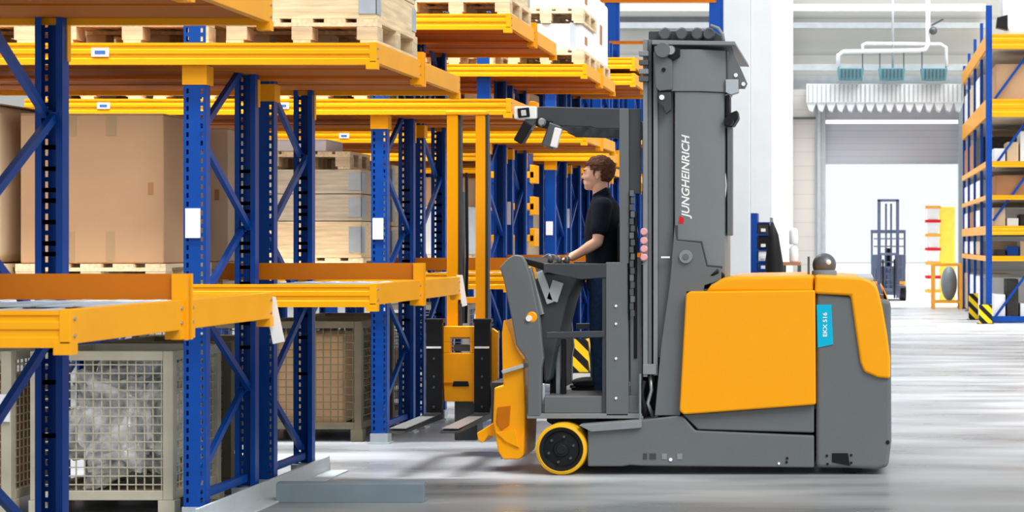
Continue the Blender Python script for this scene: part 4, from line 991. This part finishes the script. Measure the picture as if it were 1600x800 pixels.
KK([(664, 514), (690, 514), (690, 600), (664, 600)], YK+.05, YK+.1, 'carriage_plate', 'truck_yellow'); KK([(745, 514), (768, 514), (776, 520), (776, 592), (768, 600), (745, 600)], YK+.05, YK+.1, 'carriage_plate', 'truck_yellow')
KK([(690, 598), (708, 598), (708, 601), (690, 601)], YK+.02, YK+.03, 'plate_seam', 'rack_orange', 0); KK([(708, 596), (730, 596), (732, 604), (706, 604)], YK+.015, YK+.03, 'latch', 'black', .002)
KK([(704, 540), (732, 540), (732, 550), (704, 550)], YK+.1, YK+.16, 'hydraulic_block', 'steel_dark')
KK([(706, 628), (742, 628), (742, 690), (706, 690)], YK+.08, YK+.3, 'carriage_base', 'truck_dark', .01)
KK([(742, 606), (806, 606), (806, 640), (742, 640)], YK+.11, YK+.3, 'carriage_arm', 'truck_dark', .01)
KK([(667, 600), (706, 600), (706, 612), (667, 612)], YK+.1, YK+.14, 'fork_rail', 'truck_dark'); KK([(667, 518), (776, 518), (776, 530), (667, 530)], YK+.1, YK+.14, 'fork_rail', 'truck_dark')
for i, (a, b) in enumerate(((667, 692), (742, 767))):
    xa, zt = P(a, 500, YK); xb, zb = P(b, 645, YK); zz = .28
    m = MB().prism([(YK-.03, zt), (YK+.03, zt), (YK+.03, zz), (YK-1.12, zz+.012), (YK-1.15, zz+.022), (YK-1.12, zz+.03), (YK-.035, zz+.05)], xa, xb, 'x')
    f = m.build('fork', 'fork_black', T, bevel=.004)
    MB().box(xa+.004, xb-.004, YK-1.1, YK-.05, zz+.04, zz+.046).build('blade_face', 'steel', f)
    s_ = MB().box(xa+.006, xb-.006, YK-.04, YK-.03, P(0, 544, YK)[1], P(0, 541, YK)[1]).build('stripe', 'white', f)
    for q in (560, 588, 605, 635):
        x, z = P((a+b)/2, q, YK); MB().lathe([(.008, 0), (.01, .01)], (x, YK-.04, z), 'y', 10).build('fork_bolt', 'steel_dark', f)
    MB().box(xa-.008, xb+.008, YK-.034, YK+.05, zt-.02, zt+.01).build('fork_hook', 'fork_black', f, bevel=.004)
# auxiliary mast
for a, b in ((693, 710), (738, 753)):
    KK([(a, 175), (b, 175), (b, 512), (a, 512)], YK+.11, YK+.21, 'auxiliary_mast_rail', 'truck_yellow', .004)
    KK([(b, 176), (b+4, 176), (b+4, 512), (b, 512)], YK+.13, YK+.2, 'rail_inner', 'truck_dark', .002)
KK([(691, 172), (756, 172), (756, 178), (691, 178)], YK+.1, YK+.2, 'mast_crosshead', 'truck_yellow', .006)
for q in (465,): KK([(710, q), (738, q), (738, q+10), (710, q+10)], YK+.13, YK+.18, 'mast_tie', 'truck_yellow', .003)
MB().tube([W3(721, 300, YK+.25), W3(721, 505, YK+.25)], .03, 14).build('lift_cylinder', 'steel_dark', T, smooth=True)
MB().tube([W3(729, 270, YK+.22), W3(730, 400, YK+.22), W3(728, 505, YK+.22)], .012, 8).build('hose', 'black', T, smooth=True)
MB().box(P(800, 0, YK)[0], P(830, 0, YK)[0], YN+.3, YF-.3, .3, .62).build('cross_beam', 'truck_dark', T, bevel=.01)
# ------------------------------------------------------------------ the driver
YD_ = 13.2
D = thing('person', (P(925, 0, YD_)[0], YD_, ZF), 'man with short brown hair, dark polo shirt and jeans, standing in the cab facing left', 'person')
def Q(px_, py_, dy=0): x, z = P(px_, py_, YD_); return Vector((x, YD_+dy, z))
def limb(m, pts, r, n=14):
    pts = [Vector(p) for p in pts]; out = []; rr = []
    for i in range(len(pts)-1):
        for k in range(4):
            t = k/4; out.append(pts[i].lerp(pts[i+1], t)); rr.append(r[i]*(1-t)+r[i+1]*t)
    out.append(pts[-1]); rr.append(r[-1]); m.tube(out, rr, n)
    for p, q in zip(pts, r): m.ell(p, (q, q, q), 12, 8)
# head profile facing -X
hc = Q(933, 273); body = MB()
def headfn(v):
    v = v.copy(); t = max(0, -v.z)
    v.y *= 1-.30*t**1.6
    if v.x > 0: v.x *= 1-.35*t
    return v
body.ell(hc, (.093, .074, .116), 32, 24, headfn)
body.ell(hc+Vector((.022, 0, .03)), (.096, .076, .088), 28, 18)         # cranium
body.ell(hc+Vector((-.045, 0, -.066)), (.05, .05, .048), 20, 14)        # jaw
body.ell(hc+Vector((-.066, 0, -.092)), (.028, .03, .022), 16, 10)       # chin
body.ell(hc+Vector((-.05, 0, -.02)), (.045, .062, .045), 20, 14)        # cheeks
body.prism([(hc.x-.086, hc.z+.03), (hc.x-.117, hc.z-.018), (hc.x-.112, hc.z-.029), (hc.x-.082, hc.z-.034)], hc.y-.011, hc.y+.011)  # nose
body.ell(hc+Vector((-.104, 0, -.02)), (.014, .016, .011), 14, 10)
body.ell(hc+Vector((-.094, 0, -.047)), (.010, .022, .0065), 14, 8); body.ell(hc+Vector((-.091, 0, -.060)), (.011, .020, .0075), 14, 8)  # lips
body.ell(hc+Vector((-.082, 0, .036)), (.014, .05, .012), 14, 8)         # brow
for s in (-1, 1): body.ell(hc+Vector((.012, s*.076, -.008)), (.017, .009, .03), 14, 10)   # ears
limb(body, [hc+Vector((.022, 0, -.06)), Q(938, 306)+Vector((0, 0, 0)), Q(941, 318)], [.056, .056, .065])
arms = {}
for s, sh, el, wr in ((-1, Q(946, 324, -.175), Q(941, 378, -.235), Q(900, 402, -.17)), (1, Q(944, 322, .175), Q(932, 380, .24), Q(890, 400, .12))):
    limb(body, [sh, sh.lerp(el, .5), el, el.lerp(wr, .3), wr], [.05, .048, .04, .041, .027])
    hd = (Q(874, 409, s*.15)-wr).normalized(); pc = wr+hd*.045
    side = Vector((0, 1, 0)); up_ = hd.cross(side).normalized()
    if up_.z < 0: up_ = -up_
    m0 = MB().ell((0, 0, 0), (.046, .042, .017), 14, 10); R_ = Matrix((hd, side, up_)).transposed()
    body.add([R_ @ Vector(v)+pc for v in m0.v], m0.f)
    for k in range(4):
        b0 = pc+hd*.03+side*(-.0305+.0203*k); L_ = (.062, .07, .066, .052)[k if s > 0 else 3-k]
        limb(body, [b0, b0+hd*L_*.45+up_*.004, b0+hd*L_*.75-up_*.012, b0+hd*L_*.9-up_*.03], [.0086, .0082, .0078, .0072], 8)
    b0 = pc-hd*.01-side*s*(.034); limb(body, [b0, b0+hd*.03-side*s*.02-up_*.006, b0+hd*.055-side*s*.018-up_*.016], [.012, .0105, .009], 8)
    arms[s] = (sh, el)
body.tube([Q(941, 312), Q(942, 360), Q(940, 420)], [.07, .11, .1], 16)   # chest under the shirt keeps the body one piece
for s in (-1, 1): limb(body, [Q(942, 415, s*.09), Q(938, 515, s*.1), Q(940, 596, s*.1)], [.07, .05, .035]); limb(body, [Q(942, 322, s*.03), Q(945, 324, s*.17)], [.06, .048])
body.build('body', 'skin', D, remesh=.0045)
sh_ = MB()
def ringtube(m, cs, n=24):
    vs = []; fs = []
    for c, rx, ry in cs:
        for k in range(n):
            a = 2*PI*k/n; ca, sa = math.cos(a), math.sin(a)
            vs.append((c.x+rx*math.copysign(abs(ca)**.85, ca), c.y+ry*math.copysign(abs(sa)**.85, sa), c.z))
    for i in range(len(cs)-1):
        for k in range(n): fs.append((i*n+k, i*n+(k+1) % n, (i+1)*n+(k+1) % n, (i+1)*n+k))
    fs.append(tuple(range(n))); fs.append(tuple((len(cs)-1)*n+k for k in range(n))); m.add(vs, fs)
ringtube(sh_, [(Q(940, 303), .062, .064), (Q(942, 309), .075, .09), (Q(944, 316), .095, .16), (Q(944, 328), .115, .19), (Q(943, 345), .128, .19), (Q(941, 365), .13, .18), (Q(941, 385), .125, .17), (Q(942, 405), .122, .168), (Q(943, 425), .128, .175), (Q(943, 432), .128, .178)])
for s in (-1, 1):
    a_, e_ = arms[s]; limb(sh_, [a_+Vector((0, -s*.05, .0)), a_, a_.lerp(e_, .62)], [.075, .073, .069])
sh_.build('polo_shirt', 'shirt', D, remesh=.008)
MB().prism([(Q(928, 296).x, Q(0, 304).z), (Q(950, 290).x, Q(0, 292).z), (Q(954, 300).x, Q(0, 304).z), (Q(930, 300).x, Q(0, 316).z)], YD_-.07, YD_+.07, 'y').build('collar', 'shirt', D, bevel=.012, seg=3)
jn = MB(); ringtube(jn, [(Q(943, 418), .12, .165), (Q(943, 436), .125, .175), (Q(944, 452), .128, .17)])
feet = {}
for s, kx, fx in ((-1, 938, 940), (1, 934, 930)):
    limb(jn, [Q(943, 442, s*.085), Q(941, 480, s*.1), Q(kx, 522, s*.105), Q(fx+2, 560, s*.11), Q(fx+2, 604, s*.11)], [.095, .084, .066, .066, .06])
jn.build('jeans', 'jeans', D, remesh=.009)
for s, fx in ((-1, 940), (1, 930)):
    x = Q(fx, 0).x; m = MB()
    m.ell((x-.05, YD_+s*.11, ZF+.042), (.145, .048, .04), 20, 12); m.ell((x+.03, YD_+s*.11, ZF+.06), (.06, .044, .055), 16, 10)
    so = m.build('shoe', 'shoe', D, remesh=.007)
    MB().prism([(x-.2, YD_+s*.11-.03), (x-.17, YD_+s*.11-.045), (x+.07, YD_+s*.11-.04), (x+.09, YD_+s*.11), (x+.07, YD_+s*.11+.04), (x-.17, YD_+s*.11+.045), (x-.2, YD_+s*.11+.03)], ZF, ZF+.022, 'z').build('sole', 'black', so, bevel=.004)
# hair
hr = bmesh.new(); bmesh.ops.create_icosphere(hr, subdivisions=5, radius=1); from mathutils import noise
for v in hr.verts:
    c = v.co; n_ = noise.noise(c*5)*.07+noise.noise(c*14)*.04
    front = max(0, -c.x); r_ = 1.0+n_+(.06 if c.z > .3 else 0)
    v.co = Vector((hc.x+.024+c.x*.110*r_, hc.y+c.y*.087*r_, hc.z+.034+c.z*.104*r_))
dels = []
for v in hr.verts:
    dx, dz_ = v.co.x-hc.x, v.co.z-hc.z
    lim = .062 if dx < -.045 else (.03 if dx < -.02 else (-.02 if dx < .0 else (.02 if dx < .03 and False else -.075)))
    if abs(v.co.y-hc.y) > .055 and -.005 < dx < .035 and dz_ < .022: lim = .022
    if dz_ < lim: dels.append(v)
bmesh.ops.delete(hr, geom=dels, context='VERTS')
me = bpy.data.meshes.new('hair'); 
for v in hr.verts: v.co -= D.location
hr.to_mesh(me); hr.free(); me.materials.append(MATS['hair']); ho = bpy.data.objects.new('hair', me); COL.objects.link(ho); ho.parent = D
md = ho.modifiers.new('solid', 'SOLIDIFY'); md.thickness = .012; md.offset = -1
for s in (-1, 1):
    e = MB().ell(hc+Vector((-.079, s*.030, .012)), (.008, .013, .007), 12, 8).build('eye', 'white', D, smooth=True)
    MB().ell(hc+Vector((-.0845, s*.031, .012)), (.0045, .0065, .006), 10, 6).build('iris', 'black', e, smooth=True)
    MB().ell(hc+Vector((-.09, s*.034, .03)), (.006, .02, .005), 10, 6).build('eyebrow', 'hair', D, smooth=True)
